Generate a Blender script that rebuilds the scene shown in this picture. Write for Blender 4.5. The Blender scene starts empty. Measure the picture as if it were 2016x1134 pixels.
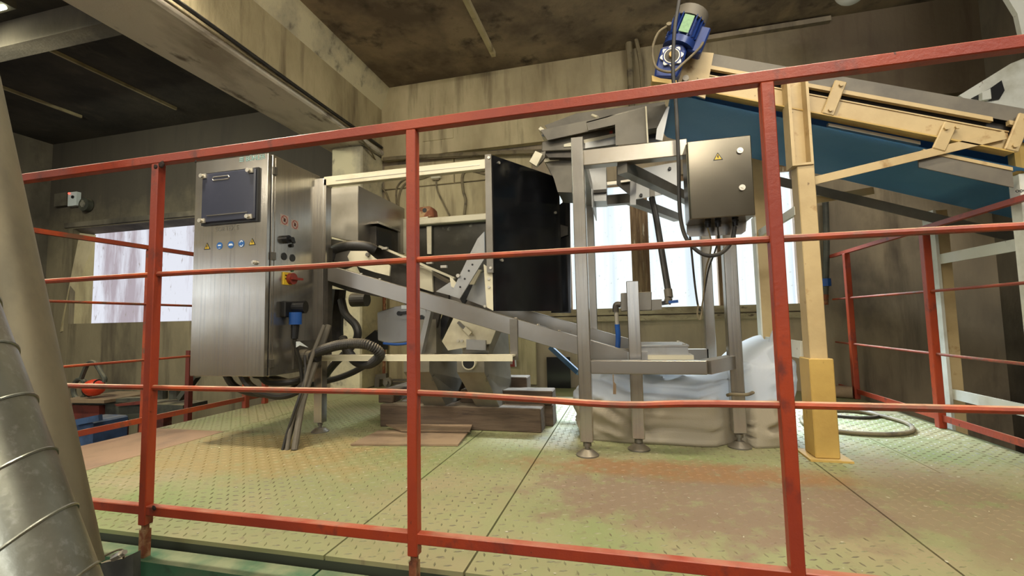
import bpy, bmesh, math, random
from mathutils import Vector, Matrix, noise
random.seed(7)
S = bpy.context.scene
COL = S.collection
PI = math.pi
V = Vector

# ------------------------------------------------------------------ camera
H = 0.62
FPX = 887.0
def _cam_matrix(p, r, y):
    Rz = Matrix(((math.cos(y), -math.sin(y), 0), (math.sin(y), math.cos(y), 0), (0, 0, 1)))
    Rx = Matrix(((1, 0, 0), (0, math.cos(p), -math.sin(p)), (0, math.sin(p), math.cos(p))))
    Ry = Matrix(((math.cos(r), 0, math.sin(r)), (0, 1, 0), (-math.sin(r), 0, math.cos(r))))
    return Rz @ Rx @ Ry
CM = _cam_matrix(0.07306, 0.02081, 0.24367)
right, fwd, up = CM.col[0], CM.col[1], CM.col[2]
cd = bpy.data.cameras.new('camera')
cam = bpy.data.objects.new('camera', cd)
COL.objects.link(cam)
mw = Matrix.Identity(4)
for i in range(3):
    mw[i][0] = right[i]; mw[i][1] = up[i]; mw[i][2] = -fwd[i]
mw[2][3] = H
cam.matrix_world = mw
cd.sensor_width = 36; cd.lens = FPX / 2016 * 36
cd.clip_start = 0.02; cd.clip_end = 100
S.camera = cam

# ------------------------------------------------------------------ world and lights
S.view_settings.view_transform = 'Standard'
S.view_settings.look = 'None'
S.view_settings.exposure = 0.0
S.view_settings.gamma = 1.0
S.view_settings.use_curve_mapping = False
W = bpy.data.worlds.new('world'); S.world = W; W.use_nodes = True
W.node_tree.nodes['Background'].inputs[0].default_value = (1.0, 0.93, 0.80, 1)
W.node_tree.nodes['Background'].inputs[1].default_value = 0.3
def area_lamp(name, loc, sx, sy, power, col, rot=(0, 0, 0)):
    ld = bpy.data.lights.new(name, 'AREA'); ld.shape = 'RECTANGLE'; ld.size = sx; ld.size_y = sy
    ld.energy = power; ld.color = col
    o = bpy.data.objects.new(name, ld); o.location = loc; o.rotation_euler = rot; COL.objects.link(o)
    return o
WARM = (1.0, 0.91, 0.74)
l = area_lamp('unseen_hall_lamp', (-2.3, 1.4, 3.02), 0.5, 0.2, 78, WARM); l.data.spread = math.radians(120)
l = area_lamp('unseen_hall_lamp', (0.6, 1.3, 3.02), 0.7, 0.2, 24, WARM); l.data.spread = math.radians(110)
area_lamp('unseen_hall_lamp', (1.2, -1.2, 2.95), 1.3, 0.5, 34, WARM, (math.radians(42), 0, 0))  # unseen fill lamp added behind the camera, right
area_lamp('unseen_hall_lamp', (-2.2, -1.4, 2.95), 1.3, 0.5, 26, WARM, (math.radians(38), 0, 0))  # unseen fill lamp added behind the camera, left
area_lamp('unseen_hall_lamp', (-0.6, 0.2, 3.03), 1.3, 0.3, 42, WARM, (math.radians(52), 0, math.radians(8)))  # unseen lamp added to brighten the back wall
for xx in (-5.2, -2.4, 0.6): area_lamp('unseen_hall_lamp', (xx, -2.7, 3.0), 1.3, 0.4, 75, WARM)  # unseen lamps added to light the hall walls that the steel reflects
area_lamp('unseen_hall_lamp', (2.0, -0.3, 3.03), 1.2, 0.3, 54, (0.97, 0.98, 0.95), (math.radians(50), 0, math.radians(6)))  # unseen cool lamp added to brighten the right side
area_lamp('bay_lamp', (-4.7, 1.9, 2.76), 1.2, 0.08, 62, (0.97, 0.98, 0.76), (math.radians(35), 0, 0))
# bright overcast sky above the buildings outside, falling steeply through the windows of the back wall
sky = area_lamp('window_daylight', (0.5, 8.6, 6.15), 7.0, 1.5, 8500, (0.74, 0.88, 1.0))
sky.rotation_euler = (V((0.4, 3.3, 0.3)) - V((0.5, 8.6, 6.15))).to_track_quat('-Z', 'Y').to_euler()

# ------------------------------------------------------------------ pixel to point (photograph is 2016 x 1134)
def P(u, w, X=None, Y=None, Z=None):
    d = right * ((u - 1008) / FPX) + fwd + up * (-(w - 567) / FPX)
    if X is not None: t = X / d.x
    elif Y is not None: t = Y / d.y
    else: t = (Z - H) / d.z
    return V((0, 0, H)) + d * t

# ------------------------------------------------------------------ materials
def _lin(c):
    return tuple(((x / 12.92) if x <= 0.04045 else ((x + 0.055) / 1.055) ** 2.4) for x in c)
def rgb(r, g, b): return _lin((r / 255, g / 255, b / 255)) + (1,)
class NT:
    def __init__(s, m): s.t = m.node_tree; s.n = s.t.nodes; s.l = s.t.links
    def add(s, typ, **kw):
        n = s.n.new(typ)
        for k, v in kw.items(): setattr(n, k, v)
        return n
    def link(s, a, b): s.l.new(a, b)
MATS = {}
def mat(name, base, layers=(), rough=0.6, metal=0.0, bump=None, dust=None, spec=None, coat=0.0, rough_noise=0.0, aniso=False):
    """base colour with noise-masked layers: (colour, (sx,sy,sz), lo, hi[, detail])"""
    if name in MATS: return MATS[name]
    m = bpy.data.materials.new(name); m.use_nodes = True; k = NT(m)
    b = k.n['Principled BSDF']
    b.inputs['Roughness'].default_value = rough; b.inputs['Metallic'].default_value = metal
    if spec is not None: b.inputs['Specular IOR Level'].default_value = spec
    if coat: b.inputs['Coat Weight'].default_value = coat; b.inputs['Coat Roughness'].default_value = 0.15
    tc = k.add('ShaderNodeTexCoord'); co = tc.outputs['Object']
    cur = None
    def noise_of(sc, detail=6, rgh=0.6):
        mp = k.add('ShaderNodeMapping'); mp.inputs['Scale'].default_value = sc
        k.link(co, mp.inputs['Vector'])
        n = k.add('ShaderNodeTexNoise'); n.inputs['Scale'].default_value = 1.0
        n.inputs['Detail'].default_value = detail; n.inputs['Roughness'].default_value = rgh
        k.link(mp.outputs[0], n.inputs['Vector']); return n.outputs['Fac']
    rgbn = k.add('ShaderNodeRGB'); rgbn.outputs[0].default_value = base; cur = rgbn.outputs[0]
    for L in layers:
        c, sc, lo, hi = L[:4]
        f = noise_of(sc, L[4] if len(L) > 4 else 6)
        mr = k.add('ShaderNodeMapRange'); mr.inputs['From Min'].default_value = lo; mr.inputs['From Max'].default_value = hi
        k.link(f, mr.inputs['Value'])
        mx = k.add('ShaderNodeMix', data_type='RGBA'); mx.inputs['B'].default_value = c
        k.link(mr.outputs[0], mx.inputs['Factor']); k.link(cur, mx.inputs['A']); cur = mx.outputs['Result']
    if dust:
        dc, amt = dust
        g = k.add('ShaderNodeNewGeometry'); sx = k.add('ShaderNodeSeparateXYZ'); k.link(g.outputs['Normal'], sx.inputs[0])
        mr = k.add('ShaderNodeMapRange'); mr.inputs['From Min'].default_value = 0.45; mr.inputs['From Max'].default_value = 0.95
        mr.inputs['To Max'].default_value = amt; k.link(sx.outputs['Z'], mr.inputs['Value'])
        f = noise_of((9, 9, 9), 4); m2 = k.add('ShaderNodeMapRange'); m2.inputs['From Min'].default_value = 0.3; m2.inputs['From Max'].default_value = 0.6
        k.link(f, m2.inputs['Value'])
        mm = k.add('ShaderNodeMath', operation='MULTIPLY'); k.link(mr.outputs[0], mm.inputs[0]); k.link(m2.outputs[0], mm.inputs[1])
        mx = k.add('ShaderNodeMix', data_type='RGBA'); mx.inputs['B'].default_value = dc
        k.link(mm.outputs[0], mx.inputs['Factor']); k.link(cur, mx.inputs['A']); cur = mx.outputs['Result']
    k.link(cur, b.inputs['Base Color'])
    if rough_noise:
        f = noise_of((5, 5, 5), 5); mr = k.add('ShaderNodeMapRange')
        mr.inputs['To Min'].default_value = rough - rough_noise; mr.inputs['To Max'].default_value = rough + rough_noise
        k.link(f, mr.inputs['Value']); k.link(mr.outputs[0], b.inputs['Roughness'])
    if bump:
        st, sc = bump; f = noise_of(sc, 5, 0.65)
        bp = k.add('ShaderNodeBump'); bp.inputs['Strength'].default_value = st; bp.inputs['Distance'].default_value = 0.01
        k.link(f, bp.inputs['Height']); k.link(bp.outputs[0], b.inputs['Normal'])
    MATS[name] = m; return m
DUST = rgb(176, 160, 130)
m_steel = mat('brushed_steel', rgb(178, 174, 166), [(rgb(156, 148, 134), (2, 2, 1.2), 0.45, 0.75), (rgb(152, 150, 146), (90, 90, 2), 0.5, 0.8, 2)], 0.23, 0.9, (0.015, (120, 120, 4)), (DUST, 0.5), rough_noise=0.05)
m_steelh = mat('brushed_steel_long_grain', rgb(158, 153, 145), [(rgb(140, 132, 118), (2, 2, 2), 0.45, 0.75)], 0.3, 0.9, None, (DUST, 0.5), rough_noise=0.06)
m_feeder = mat('dusty_feeder_steel', rgb(100, 95, 84), [(rgb(82, 78, 70), (5, 5, 5), 0.45, 0.7)], 0.5, 0.35, None, (DUST, 0.55))
m_steeld = mat('dull_steel', rgb(126, 122, 114), [(rgb(104, 98, 88), (4, 4, 4), 0.45, 0.7)], 0.45, 0.75, (0.05, (60, 60, 60)), (DUST, 0.6))
m_steelp = mat('pale_sheet_steel', rgb(166, 166, 164), [(rgb(142, 138, 130), (6, 6, 3), 0.5, 0.75)], 0.40, 0.6, (0.04, (90, 90, 20)), (DUST, 0.4))
m_dark = mat('dark_sheet_metal', rgb(62, 58, 52), [(rgb(88, 82, 72), (7, 7, 7), 0.5, 0.75)], 0.5, 0.4, None, (DUST, 0.5))
m_alu = mat('cream_profile', rgb(214, 206, 180), [(rgb(176, 166, 138), (5, 5, 5), 0.5, 0.75)], 0.42, 0.15, None, (DUST, 0.4))
m_cream = mat('cream_paint', rgb(204, 197, 172), [(rgb(170, 160, 132), (5, 5, 5), 0.5, 0.78)], 0.5, 0.1, None, (DUST, 0.4))
m_red = mat('red_oxide_paint', rgb(144, 53, 32), [(rgb(160, 60, 26), (4, 4, 2.2), 0.45, 0.62), (rgb(108, 48, 38), (16, 16, 10), 0.58, 0.70), (rgb(52, 32, 26), (38, 38, 24), 0.68, 0.73)], 0.42, 0.0, (0.12, (70, 70, 70)), (rgb(168, 122, 100), 0.7))
m_redbar = mat('red_bar_paint', rgb(142, 60, 38), [(rgb(172, 72, 32), (5, 5, 5), 0.5, 0.62), (rgb(112, 74, 54), (9, 14, 14), 0.55, 0.66)], 0.5, 0.0, (0.15, (60, 60, 60)), (rgb(190, 158, 128), 0.85))
SPOTS = [(rgb(126, 108, 88), (0.28, 1.72), (0.62, 0.34), 0.55), (rgb(136, 104, 70), (0.2, 1.98), (0.7, 0.12), 1.1), (rgb(132, 118, 92), (1.05, 1.75), (0.25, 0.5), 0.8), (rgb(142, 126, 84), (-1.9, 1.9), (0.8, 0.35), 0.9)]
def add_spots(m):
    k = NT(m); b = k.n['Principled BSDF']; cur = b.inputs['Base Color'].links[0].from_socket
    tc = k.add('ShaderNodeTexCoord')
    n1 = k.add('ShaderNodeTexNoise'); n1.inputs['Scale'].default_value = 5; n1.inputs['Detail'].default_value = 8; n1.inputs['Roughness'].default_value = 0.72
    k.link(tc.outputs['Object'], n1.inputs['Vector'])
    for c, ctr, rad, soft in SPOTS:
        mp = k.add('ShaderNodeMapping', vector_type='TEXTURE'); mp.inputs['Location'].default_value = (*ctr, 0); mp.inputs['Scale'].default_value = (*rad, 1)
        k.link(tc.outputs['Object'], mp.inputs['Vector'])
        ln = k.add('ShaderNodeVectorMath', operation='LENGTH'); k.link(mp.outputs[0], ln.inputs[0])
        ma = k.add('ShaderNodeMath', operation='MULTIPLY_ADD'); ma.inputs[1].default_value = 2.2; k.link(n1.outputs['Fac'], ma.inputs[0]); k.link(ln.outputs['Value'], ma.inputs[2])
        mr = k.add('ShaderNodeMapRange'); mr.inputs['From Min'].default_value = 2.1 + soft * .25; mr.inputs['From Max'].default_value = 2.1 - soft * .35
        k.link(ma.outputs[0], mr.inputs['Value'])
        n2 = k.add('ShaderNodeTexNoise'); n2.inputs['Scale'].default_value = 13; n2.inputs['Detail'].default_value = 6; n2.inputs['Roughness'].default_value = 0.7; k.link(tc.outputs['Object'], n2.inputs['Vector'])
        m2 = k.add('ShaderNodeMapRange'); m2.inputs['From Min'].default_value = 0.36; m2.inputs['From Max'].default_value = 0.47; m2.inputs['To Min'].default_value = 0.25; k.link(n2.outputs['Fac'], m2.inputs['Value'])
        mm = k.add('ShaderNodeMath', operation='MULTIPLY'); k.link(mr.outputs[0], mm.inputs[0]); k.link(m2.outputs[0], mm.inputs[1])
        mx = k.add('ShaderNodeMix', data_type='RGBA'); mx.inputs['B'].default_value = c
        k.link(mm.outputs[0], mx.inputs['Factor']); k.link(cur, mx.inputs['A']); cur = mx.outputs['Result']
    k.link(cur, b.inputs['Base Color'])
m_floor = mat('worn_green_floor_paint', rgb(136, 137, 98), [(rgb(120, 133, 84), (1.3, 1.3, 1), 0.48, 0.66), (rgb(144, 134, 102), (2.2, 2.2, 1), 0.47, 0.64), (rgb(106, 94, 76), (24, 24, 1), 0.60, 0.72), (rgb(190, 184, 164), (60, 60, 1), 0.70, 0.74)], 0.5, 0.0, (0.1, (90, 90, 10)))
m_lug = mat('worn_tread_lug', rgb(128, 128, 92), [(rgb(98, 90, 70), (3.1, 2.3, 1), 0.46, 0.62), (rgb(92, 78, 60), (20, 20, 1), 0.54, 0.68)], 0.5, 0.0, None)
add_spots(m_floor); add_spots(m_lug)
m_brownplate = mat('bare_brown_plate', rgb(146, 118, 94), [(rgb(120, 98, 80), (5, 3, 1), 0.48, 0.66)], 0.6, 0.0, (0.1, (70, 70, 10)))
m_under = mat('platform_underside', rgb(52, 58, 44), [], 0.8)
m_fascia = mat('dark_green_paint', rgb(48, 92, 64), [(rgb(74, 92, 68), (6, 3, 6), 0.48, 0.66), (rgb(36, 40, 30), (9, 9, 9), 0.6, 0.74)], 0.5, 0.0, (0.1, (50, 50, 50)), (rgb(134, 138, 106), 0.85))
m_conc = mat('warm_concrete', rgb(196, 182, 144), [(rgb(150, 136, 102), (1.2, 1.2, 0.5), 0.42, 0.66), (rgb(118, 104, 78), (7, 7, 0.7), 0.52, 0.72), (rgb(70, 60, 48), (2.5, 2.5, 0.6), 0.62, 0.80)], 0.85, 0, (0.35, (22, 22, 14)))
m_wall = mat('stained_concrete', rgb(166, 150, 124), [(rgb(132, 120, 102), (1.4, 1.4, 0.5), 0.40, 0.62), (rgb(86, 76, 64), (5, 5, 0.6), 0.52, 0.74), (rgb(70, 62, 56), (1.1, 1.1, 0.7), 0.56, 0.74)], 0.88, 0, (0.35, (20, 20, 12)))
m_walld = mat('grimy_concrete', rgb(126, 116, 100), [(rgb(92, 85, 74), (1.4, 1.4, 0.5), 0.40, 0.62), (rgb(120, 108, 84), (5, 5, 0.5), 0.62, 0.80), (rgb(54, 49, 44), (1.1, 1.1, 0.7), 0.52, 0.70)], 0.88, 0, (0.35, (20, 20, 12)))
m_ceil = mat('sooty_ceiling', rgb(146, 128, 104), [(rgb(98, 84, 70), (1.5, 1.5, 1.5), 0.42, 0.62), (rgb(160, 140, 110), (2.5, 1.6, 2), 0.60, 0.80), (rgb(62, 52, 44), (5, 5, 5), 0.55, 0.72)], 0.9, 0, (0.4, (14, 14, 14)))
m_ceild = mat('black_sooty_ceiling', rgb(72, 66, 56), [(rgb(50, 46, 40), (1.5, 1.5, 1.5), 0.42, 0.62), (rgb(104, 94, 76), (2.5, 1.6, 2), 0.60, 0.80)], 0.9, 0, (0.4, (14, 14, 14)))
m_plaster = mat('pale_plaster', rgb(208, 198, 164), [(rgb(158, 150, 130), (3, 3, 3), 0.45, 0.66), (rgb(106, 98, 84), (6, 6, 6), 0.58, 0.72)], 0.85, 0, (0.3, (24, 24, 24)))
m_soffit = mat('whitewashed_soffit', rgb(200, 192, 176), [(rgb(158, 148, 132), (2.4, 1.1, 2), 0.46, 0.62), (rgb(112, 100, 86), (7, 3, 6), 0.60, 0.70)], 0.85, 0, (0.4, (20, 20, 20)))
m_yellow = mat('cream_yellow_paint', rgb(190, 166, 120), [(rgb(172, 148, 104), (3, 3, 3), 0.45, 0.65), (rgb(150, 116, 66), (9, 9, 9), 0.62, 0.72), (rgb(88, 64, 40), (30, 30, 16), 0.69, 0.73)], 0.5, 0, (0.1, (50, 50, 50)), (DUST, 0.4))
m_yellow2 = mat('ochre_yellow_paint', rgb(188, 156, 84), [(rgb(170, 138, 72), (3, 3, 3), 0.45, 0.65), (rgb(96, 66, 34), (20, 20, 9), 0.68, 0.73)], 0.5, 0, (0.1, (50, 50, 50)), (DUST, 0.4))
m_white = mat('white_steel_paint', rgb(216, 216, 204), [(rgb(180, 178, 160), (4, 4, 4), 0.5, 0.7), (rgb(120, 86, 58), (14, 14, 14), 0.68, 0.75)], 0.5, 0)
m_belt = mat('blue_belt', rgb(98, 156, 204), [(rgb(116, 172, 214), (2, 2, 2), 0.4, 0.7), (rgb(150, 178, 184), (46, 46, 46), 0.72, 0.76)], 0.55, 0, (0.25, (170, 170, 170)))
m_ebox = mat('smooth_stainless', rgb(112, 107, 96), [(rgb(98, 93, 83), (3, 3, 1.5), 0.45, 0.7)], 0.2, 0.95, None, None, rough_noise=0.05)
m_cover = mat('grey_cover', rgb(112, 105, 92), [(rgb(96, 90, 80), (5, 5, 5), 0.45, 0.65)], 0.6, 0.1, None, (DUST, 0.6))
m_galv = mat('galvanised_sheet', rgb(134, 136, 126), [(rgb(116, 116, 104), (7, 7, 7), 0.42, 0.62), (rgb(146, 148, 140), (60, 60, 60), 0.55, 0.7)], 0.34, 0.75, (0.06, (40, 40, 40)), rough_noise=0.06)
m_galv2 = mat('dusty_galvanised_sheet', rgb(122, 114, 92), [(rgb(104, 98, 80), (7, 7, 3), 0.42, 0.62)], 0.5, 0.5, (0.06, (40, 40, 40)))
m_black = mat('black_gloss_panel', rgb(16, 17, 20), [(rgb(26, 27, 30), (6, 6, 6), 0.5, 0.7)], 0.16, 0, None)
m_rubber = mat('black_rubber', rgb(38, 36, 34), [(rgb(62, 58, 52), (9, 9, 9), 0.5, 0.7)], 0.55, 0, None, (DUST, 0.45))
m_plastic = mat('black_plastic', rgb(24, 24, 25), [], 0.4, 0)
m_greypl = mat('grey_plastic', rgb(98, 92, 80), [(rgb(80, 74, 64), (8, 8, 8), 0.5, 0.7)], 0.6, 0, None, (DUST, 0.6))
m_cable = mat('dusty_cable', rgb(120, 108, 82), [(rgb(74, 66, 52), (12, 12, 12), 0.5, 0.7)], 0.7, 0)
m_glassd = mat('smoked_screen', rgb(52, 50, 42), [(rgb(70, 68, 58), (4, 4, 4), 0.5, 0.7), (rgb(120, 118, 104), (14, 14, 14), 0.64, 0.76)], 0.22, 0)
m_display = mat('blue_black_display', rgb(44, 47, 62), [(rgb(54, 56, 70), (6, 6, 6), 0.45, 0.7)], 0.3, 0)
m_blue = mat('blue_motor_enamel', rgb(32, 56, 118), [(rgb(22, 40, 92), (8, 8, 8), 0.5, 0.7)], 0.32, 0, None, (rgb(150, 146, 134), 0.8))
m_bluepl = mat('blue_plastic', rgb(30, 78, 150), [], 0.4, 0)
m_wood = mat('dark_timber', rgb(92, 76, 60), [(rgb(70, 56, 44), (3, 30, 30), 0.45, 0.65), (rgb(54, 42, 34), (6, 50, 50), 0.58, 0.7)], 0.8, 0, (0.3, (8, 60, 60)), (rgb(150, 138, 118), 0.6))
m_woodf = mat('weathered_frame_timber', rgb(134, 110, 82), [(rgb(100, 76, 54), (30, 30, 3), 0.45, 0.62), (rgb(190, 178, 156), (40, 40, 6), 0.62, 0.7)], 0.8, 0, (0.4, (50, 50, 6)))
m_mat = mat('brown_sheet', rgb(142, 120, 94), [(rgb(118, 98, 78), (5, 5, 5), 0.45, 0.65)], 0.8, 0, (0.1, (40, 40, 40)))
m_rust = mat('rusty_steel', rgb(124, 70, 42), [(rgb(170, 140, 100), (12, 12, 12), 0.5, 0.62), (rgb(72, 40, 28), (20, 20, 20), 0.55, 0.68)], 0.75, 0.1, (0.2, (60, 60, 60)))
m_darkred = mat('dark_red_paint', rgb(112, 48, 38), [(rgb(72, 36, 30), (5, 5, 5), 0.45, 0.65), (rgb(96, 84, 66), (9, 9, 9), 0.6, 0.72)], 0.65, 0, None, (DUST, 0.6))
m_grime = mat('grimy_machine_steel', rgb(82, 82, 72), [(rgb(58, 58, 54), (6, 6, 6), 0.45, 0.65)], 0.65, 0.2, None, (DUST, 0.6))
m_bluedrum = mat('faded_blue_plastic', rgb(70, 96, 136), [(rgb(52, 70, 100), (5, 5, 5), 0.45, 0.65)], 0.6, 0, None, (DUST, 0.4))
m_orange = mat('orange_red_plastic', rgb(206, 62, 30), [], 0.45, 0)
m_bolt = mat('bright_bolt', rgb(196, 190, 176), [], 0.35, 0.7)
m_stick_y = mat('sticker_yellow', rgb(210, 178, 52), [], 0.5)
m_stick_k = mat('sticker_black', rgb(24, 23, 20), [], 0.5)
m_stick_b = mat('sticker_blue', rgb(34, 88, 150), [], 0.5)
m_stick_w = mat('sticker_white', rgb(214, 220, 222), [], 0.5)
m_stick_r = mat('sticker_red', rgb(150, 58, 52), [], 0.5)
m_stick_p = mat('sticker_plate', rgb(176, 160, 148), [], 0.5)
m_teal = mat('faded_teal_print', rgb(120, 156, 150), [], 0.5)
m_greyprint = mat('faded_grey_print', rgb(126, 120, 108), [], 0.5)
m_greenl = mat('green_label', rgb(120, 160, 112), [(rgb(90, 130, 90), (60, 60, 60), 0.5, 0.7)], 0.5)
m_chalk = mat('white_round_shade', rgb(206, 206, 200), [], 0.4)
m_ground = mat('dark_ground_floor', rgb(66, 62, 52), [(rgb(44, 42, 38), (2, 2, 2), 0.45, 0.65)], 0.85)

def emit_mat(name, col, strength, dirt=None, clear=0):
    m = bpy.data.materials.new(name); m.use_nodes = True; k = NT(m)
    k.n.remove(k.n['Principled BSDF']); out = k.n['Material Output']
    e = k.add('ShaderNodeEmission'); e.inputs['Color'].default_value = col; e.inputs['Strength'].default_value = strength
    k.link(e.outputs[0], out.inputs['Surface'])
    if dirt:
        tc = k.add('ShaderNodeTexCoord'); cur = None
        rgbn = k.add('ShaderNodeRGB'); rgbn.outputs[0].default_value = col; cur = rgbn.outputs[0]
        for c, sc, lo, hi in dirt:
            mp = k.add('ShaderNodeMapping'); mp.inputs['Scale'].default_value = sc; k.link(tc.outputs['Object'], mp.inputs['Vector'])
            n = k.add('ShaderNodeTexNoise'); n.inputs['Scale'].default_value = 1; n.inputs['Detail'].default_value = 6; n.inputs['Roughness'].default_value = 0.65
            k.link(mp.outputs[0], n.inputs['Vector'])
            mr = k.add('ShaderNodeMapRange'); mr.inputs['From Min'].default_value = lo; mr.inputs['From Max'].default_value = hi
            k.link(n.outputs['Fac'], mr.inputs['Value'])
            mx = k.add('ShaderNodeMix', data_type='RGBA'); mx.inputs['B'].default_value = c
            k.link(mr.outputs[0], mx.inputs['Factor']); k.link(cur, mx.inputs['A']); cur = mx.outputs['Result']
        k.link(cur, e.inputs['Color'])
    if clear:      # thin dusty film: glows by itself and lets part of the sky through
        t = k.add('ShaderNodeBsdfTransparent'); t.inputs['Color'].default_value = (clear, clear, clear, 1)
        a = k.add('ShaderNodeAddShader'); k.link(e.outputs[0], a.inputs[0]); k.link(t.outputs[0], a.inputs[1]); k.link(a.outputs[0], out.inputs['Surface'])
    return m
m_paneR = emit_mat('lit_film_pane', (0.86, 0.98, 1.0, 1), 0.54, [((0.62, 0.76, 0.86, 1), (8, 8, 0.3), 0.48, 0.62), ((0.45, 0.52, 0.54, 1), (40, 40, 44), 0.62, 0.70)], clear=0.8)
m_paneL = emit_mat('lit_dirty_pane', (0.80, 0.82, 0.90, 1), 1.0, [((0.46, 0.40, 0.44, 1), (2.6, 2.6, 0.35), 0.50, 0.64), ((0.34, 0.30, 0.27, 1), (30, 30, 8), 0.60, 0.72)])
m_paneF = emit_mat('unseen_hall_pane', (0.86, 0.93, 1.0, 1), 3.2)
m_tube = emit_mat('lamp_tube', (0.95, 1.0, 0.72, 1), 5.0)
m_led = emit_mat('red_led', (1.0, 0.08, 0.05, 1), 3.0)

# bag: thin woven fabric, filled with grey dust in its lower part
def bag_material():
    m = bpy.data.materials.new('woven_bag_fabric'); m.use_nodes = True; k = NT(m)
    b = k.n['Principled BSDF']; out = k.n['Material Output']
    b.inputs['Roughness'].default_value = 0.7
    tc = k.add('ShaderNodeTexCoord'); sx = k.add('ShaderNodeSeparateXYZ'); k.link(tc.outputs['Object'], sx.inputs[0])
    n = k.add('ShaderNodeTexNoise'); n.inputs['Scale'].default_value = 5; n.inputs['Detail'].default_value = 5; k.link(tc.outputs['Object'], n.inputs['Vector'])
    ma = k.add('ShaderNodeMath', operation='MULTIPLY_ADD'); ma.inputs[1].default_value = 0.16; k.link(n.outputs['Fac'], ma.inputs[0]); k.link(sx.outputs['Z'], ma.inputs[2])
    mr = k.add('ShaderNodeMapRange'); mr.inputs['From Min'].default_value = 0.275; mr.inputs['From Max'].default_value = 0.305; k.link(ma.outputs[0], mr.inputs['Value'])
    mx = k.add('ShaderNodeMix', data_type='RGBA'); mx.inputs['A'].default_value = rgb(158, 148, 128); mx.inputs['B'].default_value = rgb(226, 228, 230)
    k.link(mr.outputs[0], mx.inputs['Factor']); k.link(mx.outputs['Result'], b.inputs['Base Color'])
    w = k.add('ShaderNodeTexNoise'); w.inputs['Scale'].default_value = 160; k.link(tc.outputs['Object'], w.inputs['Vector'])
    bp = k.add('ShaderNodeBump'); bp.inputs['Strength'].default_value = 0.15; bp.inputs['Distance'].default_value = 0.005
    k.link(w.outputs['Fac'], bp.inputs['Height']); k.link(bp.outputs[0], b.inputs['Normal'])
    tr = k.add('ShaderNodeBsdfTranslucent'); tr.inputs['Color'].default_value = rgb(232, 236, 240)
    mf = k.add('ShaderNodeMath', operation='MULTIPLY'); mf.inputs[1].default_value = 0.62; k.link(mr.outputs[0], mf.inputs[0])
    ms = k.add('ShaderNodeMixShader'); k.link(mf.outputs[0], ms.inputs[0]); k.link(b.outputs[0], ms.inputs[1]); k.link(tr.outputs[0], ms.inputs[2])
    k.link(ms.outputs[0], out.inputs['Surface'])
    return m
m_bag = bag_material()

# ------------------------------------------------------------------ geometry helpers
ORI = {}
def thing(name, label, cat, loc, group=None):
    o = bpy.data.objects.new(name, None); COL.objects.link(o); o.location = V(loc); o.empty_display_size = 0.1
    o['label'] = label; o['category'] = cat
    if group: o['group'] = group
    ORI[o.name] = V(loc); return o
def tag(o, label, cat, group=None):
    o['label'] = label; o['category'] = cat
    if group: o['group'] = group
    return o
def smooth_by_angle(me, deg=35):
    for p in me.polygons: p.use_smooth = True
    try: me.set_sharp_from_angle(angle=math.radians(deg))
    except Exception: pass
def obj(name, bm, m, parent=None, smooth=False, label=None, kind=None, bevel=0):
    me = bpy.data.meshes.new(name)
    bmesh.ops.recalc_face_normals(bm, faces=bm.faces)
    bm.to_mesh(me); bm.free()
    for x in (m if isinstance(m, (list, tuple)) else [m]): me.materials.append(x)
    if smooth: smooth_by_angle(me)
    o = bpy.data.objects.new(name, me); COL.objects.link(o)
    if parent is not None:
        o.parent = parent; o.location = -ORI[parent.name]
    ORI[o.name] = V((0, 0, 0))
    if bevel:
        md = o.modifiers.new('edge', 'BEVEL'); md.width = bevel; md.segments = 1; md.limit_method = 'ANGLE'; md.angle_limit = math.radians(50)
    if label: o['label'] = label
    if kind: o['kind'] = kind
    return o
def struct(name, bm, m, **k):
    return obj(name, bm, m, kind='structure', **k)
def BM(): return bmesh.new()
def box(bm, x0, x1, y0, y1, z0, z1):
    vs = [bm.verts.new((x, y, z)) for z in (z0, z1) for (x, y) in ((x0, y0), (x1, y0), (x1, y1), (x0, y1))]
    for f in ((0, 1, 2, 3), (4, 5, 6, 7), (0, 1, 5, 4), (1, 2, 6, 5), (2, 3, 7, 6), (3, 0, 4, 7)): bm.faces.new([vs[i] for i in f])
    return bm
def B(*a): return box(BM(), *a)
def prism(bm, pts, d):
    """closed polygon of 3-D points extruded by vector d"""
    d = V(d); a = [bm.verts.new(p) for p in pts]; b = [bm.verts.new(V(p) + d) for p in pts]
    bm.faces.new(a); bm.faces.new(b[::-1]); n = len(pts)
    for i in range(n): bm.faces.new((a[i], a[(i + 1) % n], b[(i + 1) % n], b[i]))
    return bm
def polyY(pix, Y, depth, bm=None):
    return prism(bm or BM(), [P(u, w, Y=Y) for u, w in pix], (0, depth, 0))
def polyX(pix, X, depth, bm=None):
    return prism(bm or BM(), [P(u, w, X=X) for u, w in pix], (depth, 0, 0))
def bar(bm, a, b, w, h, upv=(0, 0, 1)):
    """box beam from a to b, w wide across and h high"""
    a, b = V(a), V(b); d = (b - a).normalized(); s = d.cross(V(upv))
    if s.length < 1e-4: s = d.cross(V((0, 1, 0)))
    s.normalize(); u2 = s.cross(d)
    q = [s * (w / 2) * i + u2 * (h / 2) * j for i, j in ((-1, -1), (1, -1), (1, 1), (-1, 1))]
    return prism(bm, [a + x for x in q], b - a)
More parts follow.
